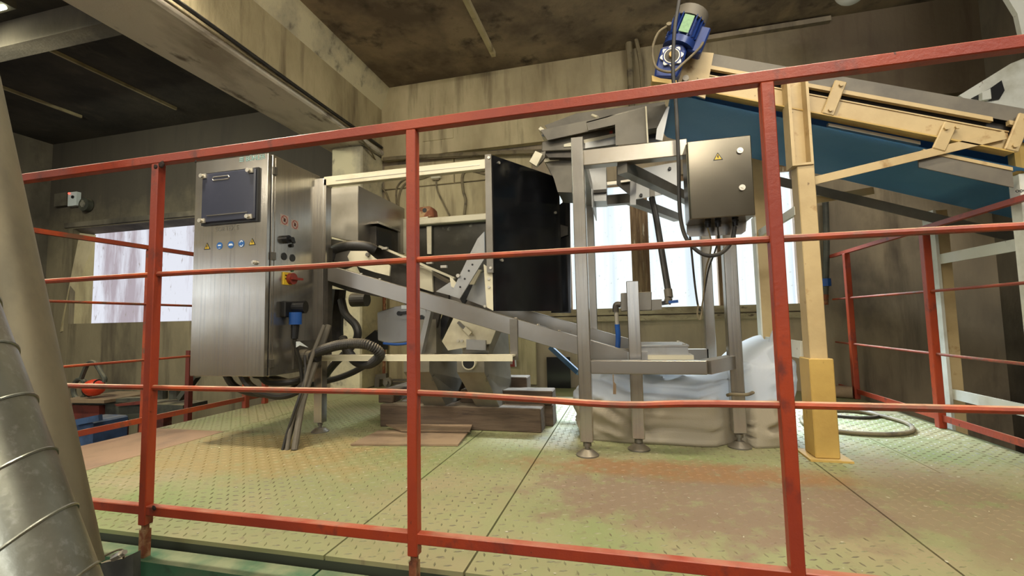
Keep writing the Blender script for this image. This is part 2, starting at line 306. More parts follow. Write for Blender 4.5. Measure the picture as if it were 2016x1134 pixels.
def cyl(bm, a, b, r, n=16, r2=None, caps=True):
    a, b = V(a), V(b); d = (b - a).normalized()
    s = d.cross(V((0, 0, 1)) if abs(d.z) < 0.95 else V((1, 0, 0))).normalized(); t = s.cross(d)
    r2 = r if r2 is None else r2
    A = [bm.verts.new(a + (s * math.cos(2 * PI * i / n) + t * math.sin(2 * PI * i / n)) * r) for i in range(n)]
    C = [bm.verts.new(b + (s * math.cos(2 * PI * i / n) + t * math.sin(2 * PI * i / n)) * r2) for i in range(n)]
    for i in range(n): bm.faces.new((A[i], A[(i + 1) % n], C[(i + 1) % n], C[i]))
    if caps: bm.faces.new(A[::-1]); bm.faces.new(C)
    return bm
def spline(pts, n):
    pts = [V(p) for p in pts]; out = []
    q = [pts[0] * 2 - pts[1]] + pts + [pts[-1] * 2 - pts[-2]]
    for i in range(1, len(q) - 2):
        for k in range(n):
            t = k / n; a, b, c, d = q[i - 1], q[i], q[i + 1], q[i + 2]
            out.append(0.5 * ((2 * b) + (c - a) * t + (2 * a - 5 * b + 4 * c - d) * t * t + (3 * b - a - 3 * c + d) * t ** 3))
    out.append(pts[-1]); return out
def tube(bm, pts, r, n=8, sub=6, ribs=0.0, rfun=None):
    if sub > 1: pts = spline(pts, sub)
    pts = [V(p) for p in pts]
    if ribs:                                              # resample evenly so that ribs read
        L = [0]
        for a, b in zip(pts, pts[1:]): L.append(L[-1] + (b - a).length)
        step = ribs / 4; k = max(2, int(L[-1] / step)); res = []; j = 0
        for i in range(k + 1):
            s = L[-1] * i / k
            while j < len(L) - 2 and L[j + 1] < s: j += 1
            f = (s - L[j]) / max(1e-9, L[j + 1] - L[j]); res.append(pts[j].lerp(pts[j + 1], min(1, f)))
        pts = res
    rings = []; s = None
    for i, p in enumerate(pts):
        d = (pts[min(i + 1, len(pts) - 1)] - pts[max(i - 1, 0)]).normalized()
        if s is None: s = d.cross(V((0, 0, 1)) if abs(d.z) < 0.9 else V((1, 0, 0))).normalized()
        s = (s - d * s.dot(d)).normalized(); t = s.cross(d)
        rr = r if rfun is None else rfun(i / (len(pts) - 1))
        if ribs: rr *= (1.0, 0.93, 0.84, 0.93)[i % 4]
        rings.append([bm.verts.new(p + (s * math.cos(2 * PI * k / n) + t * math.sin(2 * PI * k / n)) * rr) for k in range(n)])
    for A, C in zip(rings, rings[1:]):
        for k in range(n): bm.faces.new((A[k], A[(k + 1) % n], C[(k + 1) % n], C[k]))
    bm.faces.new(rings[0][::-1]); bm.faces.new(rings[-1]); return bm
def disc_plate(bm, c, nrm, r, th, n=20):
    c, nrm = V(c), V(nrm).normalized(); return cyl(bm, c, c + nrm * th, r, n)
def text(name, body, loc, size, m, parent, rot=(PI / 2, 0, 0), th=0.0008, sx=1.0, align='LEFT'):
    cu = bpy.data.curves.new(name, 'FONT'); cu.body = body; cu.size = size; cu.extrude = th; cu.align_x = align
    t = bpy.data.objects.new(name + '_tmp', cu); COL.objects.link(t)
    bpy.context.view_layer.update()
    me = bpy.data.meshes.new_from_object(t); bpy.data.objects.remove(t)
    M = Matrix.Translation(V(loc)) @ Matrix.Rotation(rot[2], 4, 'Z') @ Matrix.Rotation(rot[0], 4, 'X') @ Matrix.Scale(sx, 4, (1, 0, 0))
    me.transform(M); me.name = name; me.materials.clear(); me.materials.append(m)
    o = bpy.data.objects.new(name, me); COL.objects.link(o); o.parent = parent; o.location = -ORI[parent.name]; ORI[o.name] = V((0, 0, 0))
    return o
def hexbolt(bm, c, nrm, r=0.008, th=0.008): return disc_plate(bm, c, nrm, r, th, 6)

# ================================================================== SETTING
YW, ZC, XR, GZ = 4.2, 3.09, 2.76, -1.0
# platform floor: sheet plates laid edge to edge over a dark underside
floor = struct('floor', B(-2.85, 1.645, 1.1, YW - 0.01, -0.06, -0.012), m_under)
plates = [(-2.85, -2.34, 1.1, 2.24, 0), (-2.85, -2.34, 2.246, YW, 1), (-2.334, -0.813, 1.1, 2.62, 1), (-2.334, -0.813, 2.626, YW, 1),
          (-0.807, -0.414, 1.1, 2.5, 1), (-0.807, -0.414, 2.504, YW, 1), (-0.408, 0.748, 1.1, 2.66, 1), (-0.408, 0.748, 2.664, YW, 1),
          (0.754, 1.158, 2.135, 2.66, 1), (0.754, 1.645, 1.1, 2.131, 1), (1.162, 1.49, 2.135, 2.66, 1), (1.494, 1.645, 2.135, 2.66, 1), (0.754, 1.645, 2.664, YW, 1)]
for (x0, x1, y0, y1, tread) in plates:
    p = obj('floor_plate', B(x0, x1, y0, y1, -0.012, 0), m_floor if tread else m_brownplate, floor)
    if not tread: continue
    bm = BM(); s = 0.036; L, Wd, hh = 0.0125, 0.0032, 0.0022
    i0 = 0; x = x0 + 0.02
    while x < x1 - 0.015:
        y = y0 + 0.02; j = 0
        while y < y1 - 0.015:
            if y < 3.3:
                a = 0.35 if (i0 + j) % 2 else 0.35 + PI / 2
                c, sn = math.cos(a), math.sin(a)
                def q(l, w, z): return bm.verts.new((x + l * c - w * sn, y + l * sn + w * c, z))
                v = [q(-L, 0, 0), q(0, -Wd, 0), q(L, 0, 0), q(0, Wd, 0), q(-L * .5, 0, hh), q(L * .5, 0, hh)]
                for f in ((0, 1, 4), (1, 5, 4), (1, 2, 5), (2, 3, 5), (3, 4, 5), (3, 0, 4)): bm.faces.new([v[t] for t in f])
            y += s; j += 1
        x += s; i0 += 1
    obj('tread_pattern', bm, m_lug, p, kind='stuff')
# green edge channel along the front of the platform
bm = BM(); box(bm, -2.9, -0.816, 1.02, 1.088, -0.045, -0.03); box(bm, -2.9, -0.816, 1.02, 1.03, -0.34, -0.045); box(bm, -2.9, -0.816, 1.02, 1.09, -0.355, -0.34)
struct('trim_1', bm, m_fascia)
bm = BM(); box(bm, -0.808, 1.7, 1.02, 1.088, -0.045, -0.03); box(bm, -0.808, 1.7, 1.02, 1.03, -0.34, -0.045); box(bm, -0.808, 1.7, 1.02, 1.09, -0.355, -0.34)
struct('trim_2', bm, m_fascia)
bm = BM(); box(bm, 1.645, 1.66, 1.1, YW, -0.2, -0.002); struct('trim_3', bm, m_fascia)
bm = BM(); box(bm, -2.865, -2.85, 1.1, YW, -0.2, -0.002); struct('trim_4', bm, m_darkred)
struct('ground_floor', B(-7.6, XR + 0.3, -4.7, YW + 0.2, GZ - 0.1, GZ), m_ground)

# back wall with two window openings
def wall_with_hole(x0, x1, z0, z1, hx0, hx1, hz0, hz1, y0, y1):
    bm = BM(); box(bm, x0, hx0, y0, y1, z0, z1); box(bm, hx1, x1, y0, y1, z0, z1)
    box(bm, hx0, hx1, y0, y1, z0, hz0); box(bm, hx0, hx1, y0, y1, hz1, z1); return bm
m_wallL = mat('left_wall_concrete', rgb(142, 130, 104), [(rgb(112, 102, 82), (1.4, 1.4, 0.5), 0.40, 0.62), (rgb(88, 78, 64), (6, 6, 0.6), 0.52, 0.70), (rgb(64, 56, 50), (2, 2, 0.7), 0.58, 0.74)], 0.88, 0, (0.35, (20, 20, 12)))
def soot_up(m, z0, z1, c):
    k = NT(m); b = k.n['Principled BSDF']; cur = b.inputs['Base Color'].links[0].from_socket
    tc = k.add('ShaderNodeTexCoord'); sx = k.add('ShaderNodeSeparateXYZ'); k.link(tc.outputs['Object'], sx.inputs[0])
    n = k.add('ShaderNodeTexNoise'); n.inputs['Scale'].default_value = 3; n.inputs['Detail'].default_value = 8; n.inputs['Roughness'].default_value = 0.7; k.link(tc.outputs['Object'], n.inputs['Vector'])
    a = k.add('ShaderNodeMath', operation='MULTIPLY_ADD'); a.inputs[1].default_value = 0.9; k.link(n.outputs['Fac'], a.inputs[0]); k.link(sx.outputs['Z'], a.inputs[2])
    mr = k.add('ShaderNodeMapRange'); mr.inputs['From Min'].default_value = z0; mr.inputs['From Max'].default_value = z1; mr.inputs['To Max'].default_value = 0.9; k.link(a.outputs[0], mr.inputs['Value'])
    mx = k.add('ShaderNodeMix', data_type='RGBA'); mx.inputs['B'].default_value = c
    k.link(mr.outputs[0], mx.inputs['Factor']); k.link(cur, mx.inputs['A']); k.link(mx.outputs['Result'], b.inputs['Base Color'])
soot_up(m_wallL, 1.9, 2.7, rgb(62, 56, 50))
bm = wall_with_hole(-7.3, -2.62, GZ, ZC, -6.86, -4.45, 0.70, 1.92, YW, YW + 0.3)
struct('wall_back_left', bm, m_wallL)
bm = wall_with_hole(-2.62, XR, GZ, ZC, -0.80, 1.46, 0.70, 1.90, YW, YW + 0.14)
wb = struct('wall_back', bm, m_wall)
def add_darkening(m, x0, x1, c):  # blends to a darker colour towards the right and the ceiling
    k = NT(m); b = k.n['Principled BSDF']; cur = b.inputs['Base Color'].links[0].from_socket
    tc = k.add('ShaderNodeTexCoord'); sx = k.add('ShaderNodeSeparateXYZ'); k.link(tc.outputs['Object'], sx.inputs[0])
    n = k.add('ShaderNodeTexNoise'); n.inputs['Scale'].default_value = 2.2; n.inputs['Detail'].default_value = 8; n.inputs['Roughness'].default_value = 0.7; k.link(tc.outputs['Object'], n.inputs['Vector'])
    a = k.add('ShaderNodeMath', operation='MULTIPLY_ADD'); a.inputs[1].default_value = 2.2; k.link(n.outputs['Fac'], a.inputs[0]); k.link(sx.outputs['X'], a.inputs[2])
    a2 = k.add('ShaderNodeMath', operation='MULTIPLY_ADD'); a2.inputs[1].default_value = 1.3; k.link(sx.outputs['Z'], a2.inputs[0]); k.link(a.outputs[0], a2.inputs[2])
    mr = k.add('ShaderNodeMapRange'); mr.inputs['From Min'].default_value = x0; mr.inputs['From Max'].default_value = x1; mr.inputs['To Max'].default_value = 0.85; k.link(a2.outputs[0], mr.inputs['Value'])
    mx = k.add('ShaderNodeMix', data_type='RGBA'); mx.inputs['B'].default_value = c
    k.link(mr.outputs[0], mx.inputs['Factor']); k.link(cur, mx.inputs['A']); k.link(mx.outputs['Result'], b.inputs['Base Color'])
m_lintel = m_conc.copy(); m_lintel.name = 'darkened_lintel_concrete'
add_darkening(m_lintel, 3.4, 6.8, rgb(82, 66, 54))
# projecting lintel beam above, and wall blocks under it on the left part
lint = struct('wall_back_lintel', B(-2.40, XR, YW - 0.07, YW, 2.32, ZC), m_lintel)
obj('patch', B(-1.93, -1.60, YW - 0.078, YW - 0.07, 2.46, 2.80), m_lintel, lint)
for (x0, x1, z0, z1) in ((-2.40, -1.62, 2.02, 2.27), (-1.61, -0.82, 2.02, 2.27), (-2.40, -1.25, 1.36, 2.01), (-1.24, -0.82, 1.36, 2.01), (-2.40, -0.82, 0.72, 1.35), (-2.40, -0.82, 0.02, 0.71)):
    obj('wall_block', B(x0, x1, YW - 0.022, YW, z0, z1), m_conc, wb, bevel=0.006)
bm = BM(); box(bm, -7.5, -7.3, -4.7, 0.6, GZ, 0.72); box(bm, -7.5, -7.3, -4.7, 0.6, 1.6, ZC); box(bm, -7.5, -7.3, -4.7, -4.2, 0.72, 1.6); box(bm, -7.5, -7.3, -0.9, 0.6, 0.72, 1.6)
struct('wall_left_front', bm, m_conc)
struct('wall_left', B(-7.5, -7.3, 0.6, YW + .3, GZ, ZC), m_walld)
struct('wall_right', B(XR, XR + 0.2, -4.7, YW + 0.3, GZ, ZC), m_walld)
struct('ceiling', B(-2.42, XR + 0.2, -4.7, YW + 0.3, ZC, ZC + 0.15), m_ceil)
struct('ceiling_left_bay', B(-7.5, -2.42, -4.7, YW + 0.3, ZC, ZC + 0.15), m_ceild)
# main ceiling beam with whitewashed soffit and plastered haunch
bm = BM(); box(bm, -2.82, -2.40, -4.5, YW, 2.42, ZC); beam = struct('ceiling_beam', bm, m_conc)
obj('soffit_slab', B(-2.84, -2.375, -4.5, YW, 2.365, 2.42), m_soffit, beam, bevel=0.012)
bm = prism(BM(), [(-2.40, -4.5, 2.86), (-2.31, -4.5, 3.09), (-2.40, -4.5, 3.09)], (0, 8.69, 0)); obj('haunch', bm, m_plaster, beam)
# opposite side of the hall, behind the camera, its lit windows added for ambient light
bm = BM(); box(bm, -7.5, XR + .2, -4.7, -4.5, GZ, 0.72); box(bm, -7.5, XR + .2, -4.7, -4.5, 1.87, ZC)
for x0, x1 in ((-7.5, -6.4), (-4.4, -3.4), (-1.2, -0.4), (1.6, XR + .2)): box(bm, x0, x1, -4.7, -4.5, 0.72, 1.87)
struct('wall_front', bm, m_conc)
for k, (x0, x1) in enumerate(((-6.4, -4.4), (-3.4, -1.2), (-0.4, 1.6))): struct('window_%d' % (k + 3), B(x0, x1, -4.62, -4.6, 0.72, 1.87), m_paneF)
struct('window_6', B(-7.42, -7.4, -4.2, -0.9, 0.72, 1.6), m_paneF)
# concrete column under the beam
struct('column', B(-2.76, -2.42, 3.8, YW, 0.0, 2.365), m_plaster, bevel=0.015)
# cross beam and ribs of the left bay
bm = BM(); box(bm, -7.3, -2.82, 2.36, 2.5, 2.88, ZC); struct('ceiling_beam_left', bm, m_walld)
for x, y0, y1 in ((-4.8, 2.5, 3.85), (-6.0, 2.5, 3.7)): struct('trim_5', B(x - 0.012, x + 0.012, y0, y1, 3.06, ZC), m_conc)
struct('trim_6', B(-1.10, -1.06, 1.5, 3.83, 3.045, ZC), m_conc)
struct('trim_7', B(0.6, 1.74, YW - 0.12, YW - 0.07, 3.035, 3.075), m_wall)

# right window: three lit panes in a weathered timber frame
m_sill = mat('dusty_sill', rgb(158, 146, 118), [(rgb(120, 106, 84), (4, 9, 9), 0.45, 0.65), (rgb(78, 66, 54), (12, 30, 30), 0.6, 0.7)], 0.85, 0, (0.3, (20, 30, 30)))
w1 = struct('window_1', B(-0.82, 1.48, YW - 0.03, YW + 0.12, 0.655, 0.715), m_sill)
bm = BM(); box(bm, -0.80, 1.46, YW + 0.03, YW + 0.12, 1.85, 1.90); obj('frame_head', bm, m_woodf, w1)
for x0, x1 in ((-0.80, -0.72), (-0.535, -0.47), (0.08, 0.235), (0.80, 0.87), (1.415, 1.46)):
    bm = BM(); box(bm, x0, x1, YW + 0.005, YW + 0.1, 0.715, 1.85); box(bm, x0 + (x1 - x0) * .35, x0 + (x1 - x0) * .65, YW - 0.008, YW + 0.005, 0.715, 1.85)
    obj('mullion', bm, m_woodf, w1)
for x0, x1 in ((-0.72, -0.535), (-0.47, 0.08), (0.235, 0.80), (0.87, 1.415)):
    obj('pane', B(x0, x1, YW + 0.06, YW + 0.066, 0.715, 1.85), m_paneR, w1)
    n = max(1, int((x1 - x0) / 0.19)); bmg = BM()
    for i in range(1, n + 1):
        xx = x0 + (x1 - x0) * i / (n + 1); box(bmg, xx - 0.006, xx + 0.006, YW + 0.045, YW + 0.055, 0.715, 1.85)
struct('trim_8', B(-0.86, 1.52, YW - 0.045, YW, 0.60, 0.645), m_sill)
# left window in a deep splayed recess
w2 = struct('window_2', B(-6.86, -4.45, YW + 0.02, YW + 0.3, 0.66, 0.70), m_plaster)
obj('pane', B(-6.72, -4.45, YW + 0.16, YW + 0.166, 0.70, 1.88), m_paneL, w2)
bm = BM(); q = [bm.verts.new(p) for p in ((-6.97, YW - .02, .60), (-6.70, YW + .17, .68), (-6.97, YW + .17, .68), (-6.74, YW - .0, 1.86), (-6.70, YW + .17, 1.86), (-6.78, YW + .17, 1.86))]
for f in ((0, 1, 4, 3), (1, 2, 5, 4), (2, 0, 3, 5), (0, 2, 1), (3, 4, 5)): bm.faces.new([q[t] for t in f])
obj('splayed_jamb', bm, m_conc, w2)
bm = prism(BM(), [(-6.99, YW - 0.02, 1.94), (-6.99, YW + 0.17, 1.87), (-6.99, YW + 0.17, 2.0), (-6.99, YW - 0.02, 2.0)], (2.6, 0, 0)); obj('window_head', bm, m_walld, w2)

# ================================================================== FRONT RAILING
YR = 1.03; T = 0.026
rail = thing('guard_railing', 'long red guard railing with square posts running across the front of the platform', 'railing', (-0.6, YR, 0))
zt = P(1008, 207, Y=YR).z
bm = BM(); box(bm, -2.86, 1.64, YR, YR + T, zt - T, zt); obj('top_rail', bm, m_red, rail, bevel=0.002)
zb = P(1008, 1078, Y=YR).z
def rail_post(xc):
    bm = BM(); box(bm, xc - T / 2, xc + T / 2, YR, YR + T, 0.06, zt - T)
    obj('post', bm, m_red, rail, bevel=0.002)
    bm = BM(); cyl(bm, (xc, YR + T / 2, 0.045), (xc, YR + T / 2, 0.06), 0.0095, 12); box(bm, xc - .010, xc + .010, YR + .003, YR + T - .003, -0.03, 0.046)
    obj('post_stub', bm, m_rust, rail)
zb = P(813, 1062, Y=YR).z
for (u0, u1) in ((281, 299), (800, 819), (1530, 1561)):
    x0, x1 = P(u0, 700, Y=YR).x, P(u1, 700, Y=YR).x
    xc = (x0 + x1) / 2
    rail_post(xc)
for xc in (-2.84, -2.2, 1.13, 1.62): rail_post(xc)
bm = BM(); box(bm, -2.86, 1.64, YR + 0.002, YR + T - 0.002, zb - T / 2, zb + T / 2); obj('bottom_rail', bm, m_red, rail, bevel=0.002)
YB = YR + T / 2
m_weld = mat('burnt_weld', rgb(48, 36, 30), [], 0.8, 0.2)
for u, v, q in ((318, 324, .011), (306, 328, .007), (385, 318, .004), (303, 1000, .007)):
    c = P(u, v, Y=YR - .001); bm = BM(); bmesh.ops.create_icosphere(bm, subdivisions=2, radius=q, matrix=Matrix.Translation(c))
    for q2 in bm.verts:
        q2.co = c + (q2.co - c) * (1 + .35 * noise.noise(q2.co * 140)); q2.co.y = YR - .001 + (q2.co.y - YR + .001) * .4
    obj('weld_bead', bm, m_weld, rail)
for pts in ([(60, 559), (297, 541), (560, 528), (813, 512), (1160, 492), (1540, 470), (2040, 449)],
            [(110, 757), (297, 763), (560, 768), (813, 773), (1050, 786), (1230, 797), (1540, 797), (2040, 813)]):
    w = [P(u, v, Y=YB) for u, v in pts]; w[0].x = -2.84; w[-1].x = 1.62
    obj('middle_bar', tube(BM(), w, 0.0078, 8, 5), m_redbar, rail, smooth=True)

# ================================================================== SIDE RAILINGS
def side_railing(x, y0, y1, posts, label, heights, m1, sgn):
    t = thing('guard_railing', label, 'railing', (x, (y0 + y1) / 2, 0))
    h = heights
    obj('top_rail', B(x - 0.014, x + 0.014, y0, y1, h[0] - 0.018, h[0] + 0.006), m1, t)
    for z in h[1:3]:
        bm = BM(); tube(bm, [(x, y0, z), (x, (y0 + y1) / 2, z - 0.006), (x, y1, z)], 0.0075, 8, 4); obj('middle_bar', bm, m_redbar, t, smooth=True)
    obj('bottom_rail', B(x - 0.005, x + 0.005, y0, y1, h[3] - 0.02, h[3] + 0.012), m1, t)
    for y in posts: obj('post', B(x - 0.018, x + 0.018, y - 0.02, y + 0.02, 0, h[0] - 0.018), m1, t, bevel=0.003)
    return t
side_railing(1.625, 1.06, 4.13, (2.05, 2.95, 3.86), 'faded red side railing on the right edge of the platform before the concrete wall', (1.09, 0.74, 0.40, 0.06), m_red, 1)
side_railing(-2.84, 1.06, 4.1, (1.5, 2.15, 2.90, 3.09), 'rusty orange side railing on the left edge of the platform behind the steel cabinet', (1.125, 0.773, 0.435, 0.075), m_redbar, -1)

# ================================================================== CONTROL CABINET
CX0, CX1, CY0, CY1, CZ0, CZ1 = -2.224, -1.757, 1.905, 2.315, 0.365, 1.517
cab = thing('control_cabinet', 'tall brushed stainless control cabinet with a dark display cover and warning stickers', 'cabinet', ((CX0 + CX1) / 2, 2.1, CZ0))
obj('body', B(CX0, CX1, CY0 + 0.03, CY1, CZ0, CZ1), m_steel, cab, bevel=0.003)
door = obj('door', B(CX0, CX1 - 0.002, CY0, CY0 + 0.022, CZ0 + 0.003, CZ1 - 0.003), m_steel, cab, bevel=0.002)
obj('door_seal', B(CX0 + 0.01, CX1 - 0.006, CY0 + 0.022, CY0 + 0.03, CZ0 + 0.008, CZ1 - 0.008), m_plastic, cab)
side = obj('side_panel', B(CX1, CX1 + 0.003, CY0 + 0.05, CY1 - 0.012, CZ0 + 0.02, CZ1 - 0.012), m_steel, cab)
# display cover with four clamps
dx0, dx1, dz0, dz1 = -2.158, -1.818, 1.168, 1.434
dsp = obj('display_cover', B(dx0, dx1, CY0 - 0.022, CY0, dz0, dz1), m_display, cab, bevel=0.006)
bm = BM(); box(bm, dx0 - 0.006, dx1 + 0.012, CY0 - 0.012, CY0 - 0.0005, dz0 - 0.010, dz1 + 0.006); obj('display_gasket', bm, m_plastic, dsp)
for sx in (dx0 + 0.012, dx1 - 0.03):
    for sz in (dz0 + 0.012, dz1 - 0.014):
        bm = BM(); cyl(bm, (sx, CY0 - 0.022, sz), (sx, CY0 - 0.042, sz), 0.011, 12); box(bm, sx - 0.008, sx + 0.022, CY0 - 0.03, CY0 - 0.022, sz - 0.012, sz + 0.012)
        obj('clamp', bm, m_bolt, dsp)
loop = [(-2.08, dz1 - .012), (-1.985, dz1 - .012), (-1.978, dz1 - .02), (-1.985, dz1 - .03), (-2.08, dz1 - .03), (-2.087, dz1 - .02), (-2.08, dz1 - .012)]
bm = BM(); tube(bm, [(x, CY0 - 0.0225, z - 0.012) for x, z in loop], 0.0025, 6, 1); obj('handle_slot', bm, m_bolt, dsp)
obj('display_ledge', B(dx0 + 0.04, dx1 - 0.04, CY0 - 0.025, CY0 - 0.022, dz0 + 0.035, dz0 + 0.040), m_steeld, dsp)
yf = CY0 - 0.0006
text('maker_name', 'BÜHLER', (-1.898, yf, 1.484), 0.036, m_teal, cab, sx=0.95)
bm = BM()
for k in range(3):
    zz = 1.485 + k * 0.009
    prism(bm, [(-1.94, yf, zz), (-1.915, yf, zz), (-1.909, yf, zz + 0.005), (-1.934, yf, zz + 0.005)], (0, -0.001, 0))
obj('maker_logo', bm, m_teal, cab)
text('model_name', 'SORTEX E', (-2.082, yf, 1.124), 0.034, m_greyprint, cab, sx=1.0)
def warn_triangle(parent, cx, cz, s, yy, bolt=True, name='warning_sticker'):
    tri = lambda q: [(cx - q, yy, cz - q * .62), (cx + q, yy, cz - q * .62), (cx, yy, cz + q * 1.1)]
    o = obj(name, prism(BM(), tri(s), (0, -0.0008, 0)), m_stick_k, parent)
    obj('sticker_face', prism(BM(), [V(p) + V((0, -0.0008, 0)) for p in tri(s * .72)], (0, -0.0005, 0)), m_stick_y, o)
    bm = BM(); b = yy - 0.0014
    prism(bm, [(cx - .1 * s, b, cz + .5 * s), (cx + .18 * s, b, cz + .5 * s), (cx + .06 * s, b, cz + .16 * s), (cx + .24 * s, b, cz + .16 * s), (cx - .06 * s, b, cz - .42 * s), (cx + .0 * s, b, cz - .04 * s), (cx - .2 * s, b, cz - .04 * s)], (0, -0.0004, 0))
    obj('sticker_symbol', bm, m_stick_k, o)
def blue_round(parent, cx, cz, r, yy, kind):
    o = obj('mandatory_sticker', disc_plate(BM(), (cx, yy, cz), (0, -1, 0), r, 0.0008, 24), m_stick_b, parent)
    bm = BM(); b = yy - 0.0009
    if kind == 0: box(bm, cx - r * .5, cx + r * .5, b - .0004, b, cz - r * .05, cz + r * .3); box(bm, cx - r * .3, cx + r * .3, b - .0004, b, cz - r * .75, cz - r * .6)
    if kind == 1: prism(bm, [(cx - r * .8, b, cz - r * .2), (cx + r * .8, b, cz - r * .2), (cx + r * .45, b, cz + r * .3), (cx - r * .45, b, cz + r * .3)], (0, -.0004, 0))
    if kind == 2:
        n = 20
        for i in range(n):
            if i % 10 > 6: continue
            a0, a1 = 2 * PI * i / n + .6, 2 * PI * (i + 1) / n + .6
            prism(bm, [(cx + r * q * .72 * math.cos(a), b, cz + r * q * math.sin(a)) for q, a in ((.62, a0), (.88, a0), (.88, a1), (.62, a1))], (0, -.0004, 0))
    obj('sticker_symbol', bm, m_stick_w, o)
warn_triangle(cab, -2.133, 1.044, 0.021, yf)
for k, (cx, cz) in enumerate(((-2.052, 1.046), (-1.98, 1.047), (-1.913, 1.049))): blue_round(cab, cx, cz, 0.019, yf, k)
warn_triangle(cab, -1.846, 1.05, 0.021, yf)
bm = BM(); cyl(bm, (-1.825, CY0, 0.945), (-1.825, CY0 - 0.012, 0.945), 0.012, 14); cyl(bm, (-1.825, CY0 - 0.012, 0.945), (-1.825, CY0 - 0.02, 0.945), 0.007, 10); obj('door_lock', bm, m_bolt, cab)
xs = CX1 + 0.0034
def side_plate(y0, y1, z0, z1):
    o = obj('prohibition_sticker', B(xs, xs + .0008, y0, y1, z0, z1), m_stick_p, cab)
    cy, cz, r = (y0 + y1) / 2, (z0 + z1) / 2, (y1 - y0) * .42
    bm = BM()
    for i in range(20):
        a0, a1 = 2 * PI * i / 20, 2 * PI * (i + 1) / 20
        prism(bm, [(xs + .0008, cy + q * math.cos(a), cz + q * math.sin(a)) for q, a in ((r * .82, a0), (r, a0), (r, a1), (r * .82, a1))], (.0005, 0, 0))
    bar(bm, (xs + .001, cy - r * .6, cz + r * .6), (xs + .001, cy + r * .6, cz - r * .6), 0.0008, r * .18, (1, 0, 0))
    obj('sticker_ring', bm, m_stick_r, o)
    obj('sticker_symbol', prism(BM(), [(xs + .0009, cy - r * .3, cz - r * .3), (xs + .0009, cy + r * .05, cz - r * .45), (xs + .0009, cy + r * .4, cz + r * .1), (xs + .0009, cy + r * .05, cz + r * .45), (xs + .0009, cy - r * .2, cz + r * .3)], (.0004, 0, 0)), m_stick_k, o)
side_plate(1.992, 2.05, 1.158, 1.214); side_plate(2.072, 2.128, 1.152, 1.202)
bm = BM(); cyl(bm, (xs - .001, 2.024, 1.08), (xs + .03, 2.024, 1.08), 0.022, 16); cyl(bm, (xs + .03, 2.035, 1.08), (xs + .045, 2.035, 1.08), 0.014, 12); obj('round_connector', bm, m_plastic, cab)
bm = BM(); cyl(bm, (xs - .001, 2.072, 1.055), (xs + .012, 2.072, 1.055), 0.010, 12); obj('small_plug', bm, m_plastic, cab)
bm = BM(); cyl(bm, (xs - .001, 2.09, 1.078), (xs + .008, 2.09, 1.078), 0.009, 12); obj('small_plug', bm, m_plastic, cab)
for y in (2.022, 2.085): obj('blanking_plug', disc_plate(BM(), (xs - .001, y, 0.989), (1, 0, 0), 0.020, 0.004, 18), m_plastic, cab)
obj('indicator_lamp', disc_plate(BM(), (xs - .001, 2.085, 0.921), (1, 0, 0), 0.009, 0.006, 14), mat('green_plastic', rgb(30, 92, 56), [], 0.4), cab)
sw = obj('main_switch', B(xs - .001, xs + .008, 2.015, 2.075, 0.838, 0.905), m_stick_y, cab, label='yellow plate with a red rotary knob')
bm = BM(); cyl(bm, (xs + .008, 2.062, 0.872), (xs + .03, 2.062, 0.872), 0.031, 20); box(bm, xs + .03, xs + .044, 2.04, 2.12, 0.866, 0.878); obj('switch_knob', bm, mat('dark_red_knob', rgb(126, 42, 30), [], 0.45), sw)
bm = BM(); box(bm, xs + .008, xs + .0088, 2.024, 2.034, 0.884, 0.892); box(bm, xs + .008, xs + .0088, 2.024, 2.034, 0.866, 0.874); obj('switch_mark', bm, m_stick_k, sw)
so = obj('power_socket', B(xs - .001, xs + .03, 2.0, 2.07, 0.665, 0.75), m_plastic, cab, label='black power inlet with blue ring', bevel=0.006)
bm = BM(); cyl(bm, (xs + .02, 2.075, 0.718), (xs + .085, 2.09, 0.718), 0.034, 18); obj('socket_cap', bm, m_plastic, so)
bm = BM(); cyl(bm, (xs + .05, 2.055, 0.69), (xs + .05, 2.055, 0.625), 0.032, 18); obj('blue_collar', bm, m_bluepl, so)
bm = BM(); cyl(bm, (xs + .05, 2.055, 0.625), (xs + .05, 2.05, 0.55), 0.021, 14, 0.017); obj('plug', bm, m_plastic, so)
bm = BM(); tube(bm, [(xs + .05, 2.05, 0.55), (xs + .05, 2.07, 0.48), (xs + .05, 2.1, 0.40), (xs + .06, 2.10, 0.28), (-1.69, 2.05, 0.15), (-1.68, 1.975, 0.002)], 0.0105, 8, 6); obj('power_cable', bm, m_rubber, so, smooth=True)
bm = BM(); prism(bm, [(xs + .06, 2.05, 0.535), (xs + .07, 2.06, 0.535), (xs + .085, 2.11, 0.50), (xs + .068, 2.065, 0.515), (xs + .06, 2.05, 0.505)], (0.004, 0, 0)); obj('cable_tag', bm, m_stick_w, so)
bm = BM()
for z in (1.43, 0.98, 0.43): box(bm, CX1 + .001, CX1 + .012, CY0 + 0.028, CY0 + 0.052, z - 0.02, z + 0.02)
obj('hinge', bm, m_steeld, cab, kind='stuff')
obj('lower_panel', B(xs - .001, xs + .006, 2.10, 2.30, 0.385, 0.535), m_steeld, cab)
bm = BM(); cyl(bm, (xs, 2.16, 0.445), (xs + .05, 2.16, 0.445), 0.042, 18); cyl(bm, (xs + .05, 2.16, 0.445), (xs + .075, 2.16, 0.445), 0.036, 18); obj('hose_fitting', bm, m_greypl, cab)
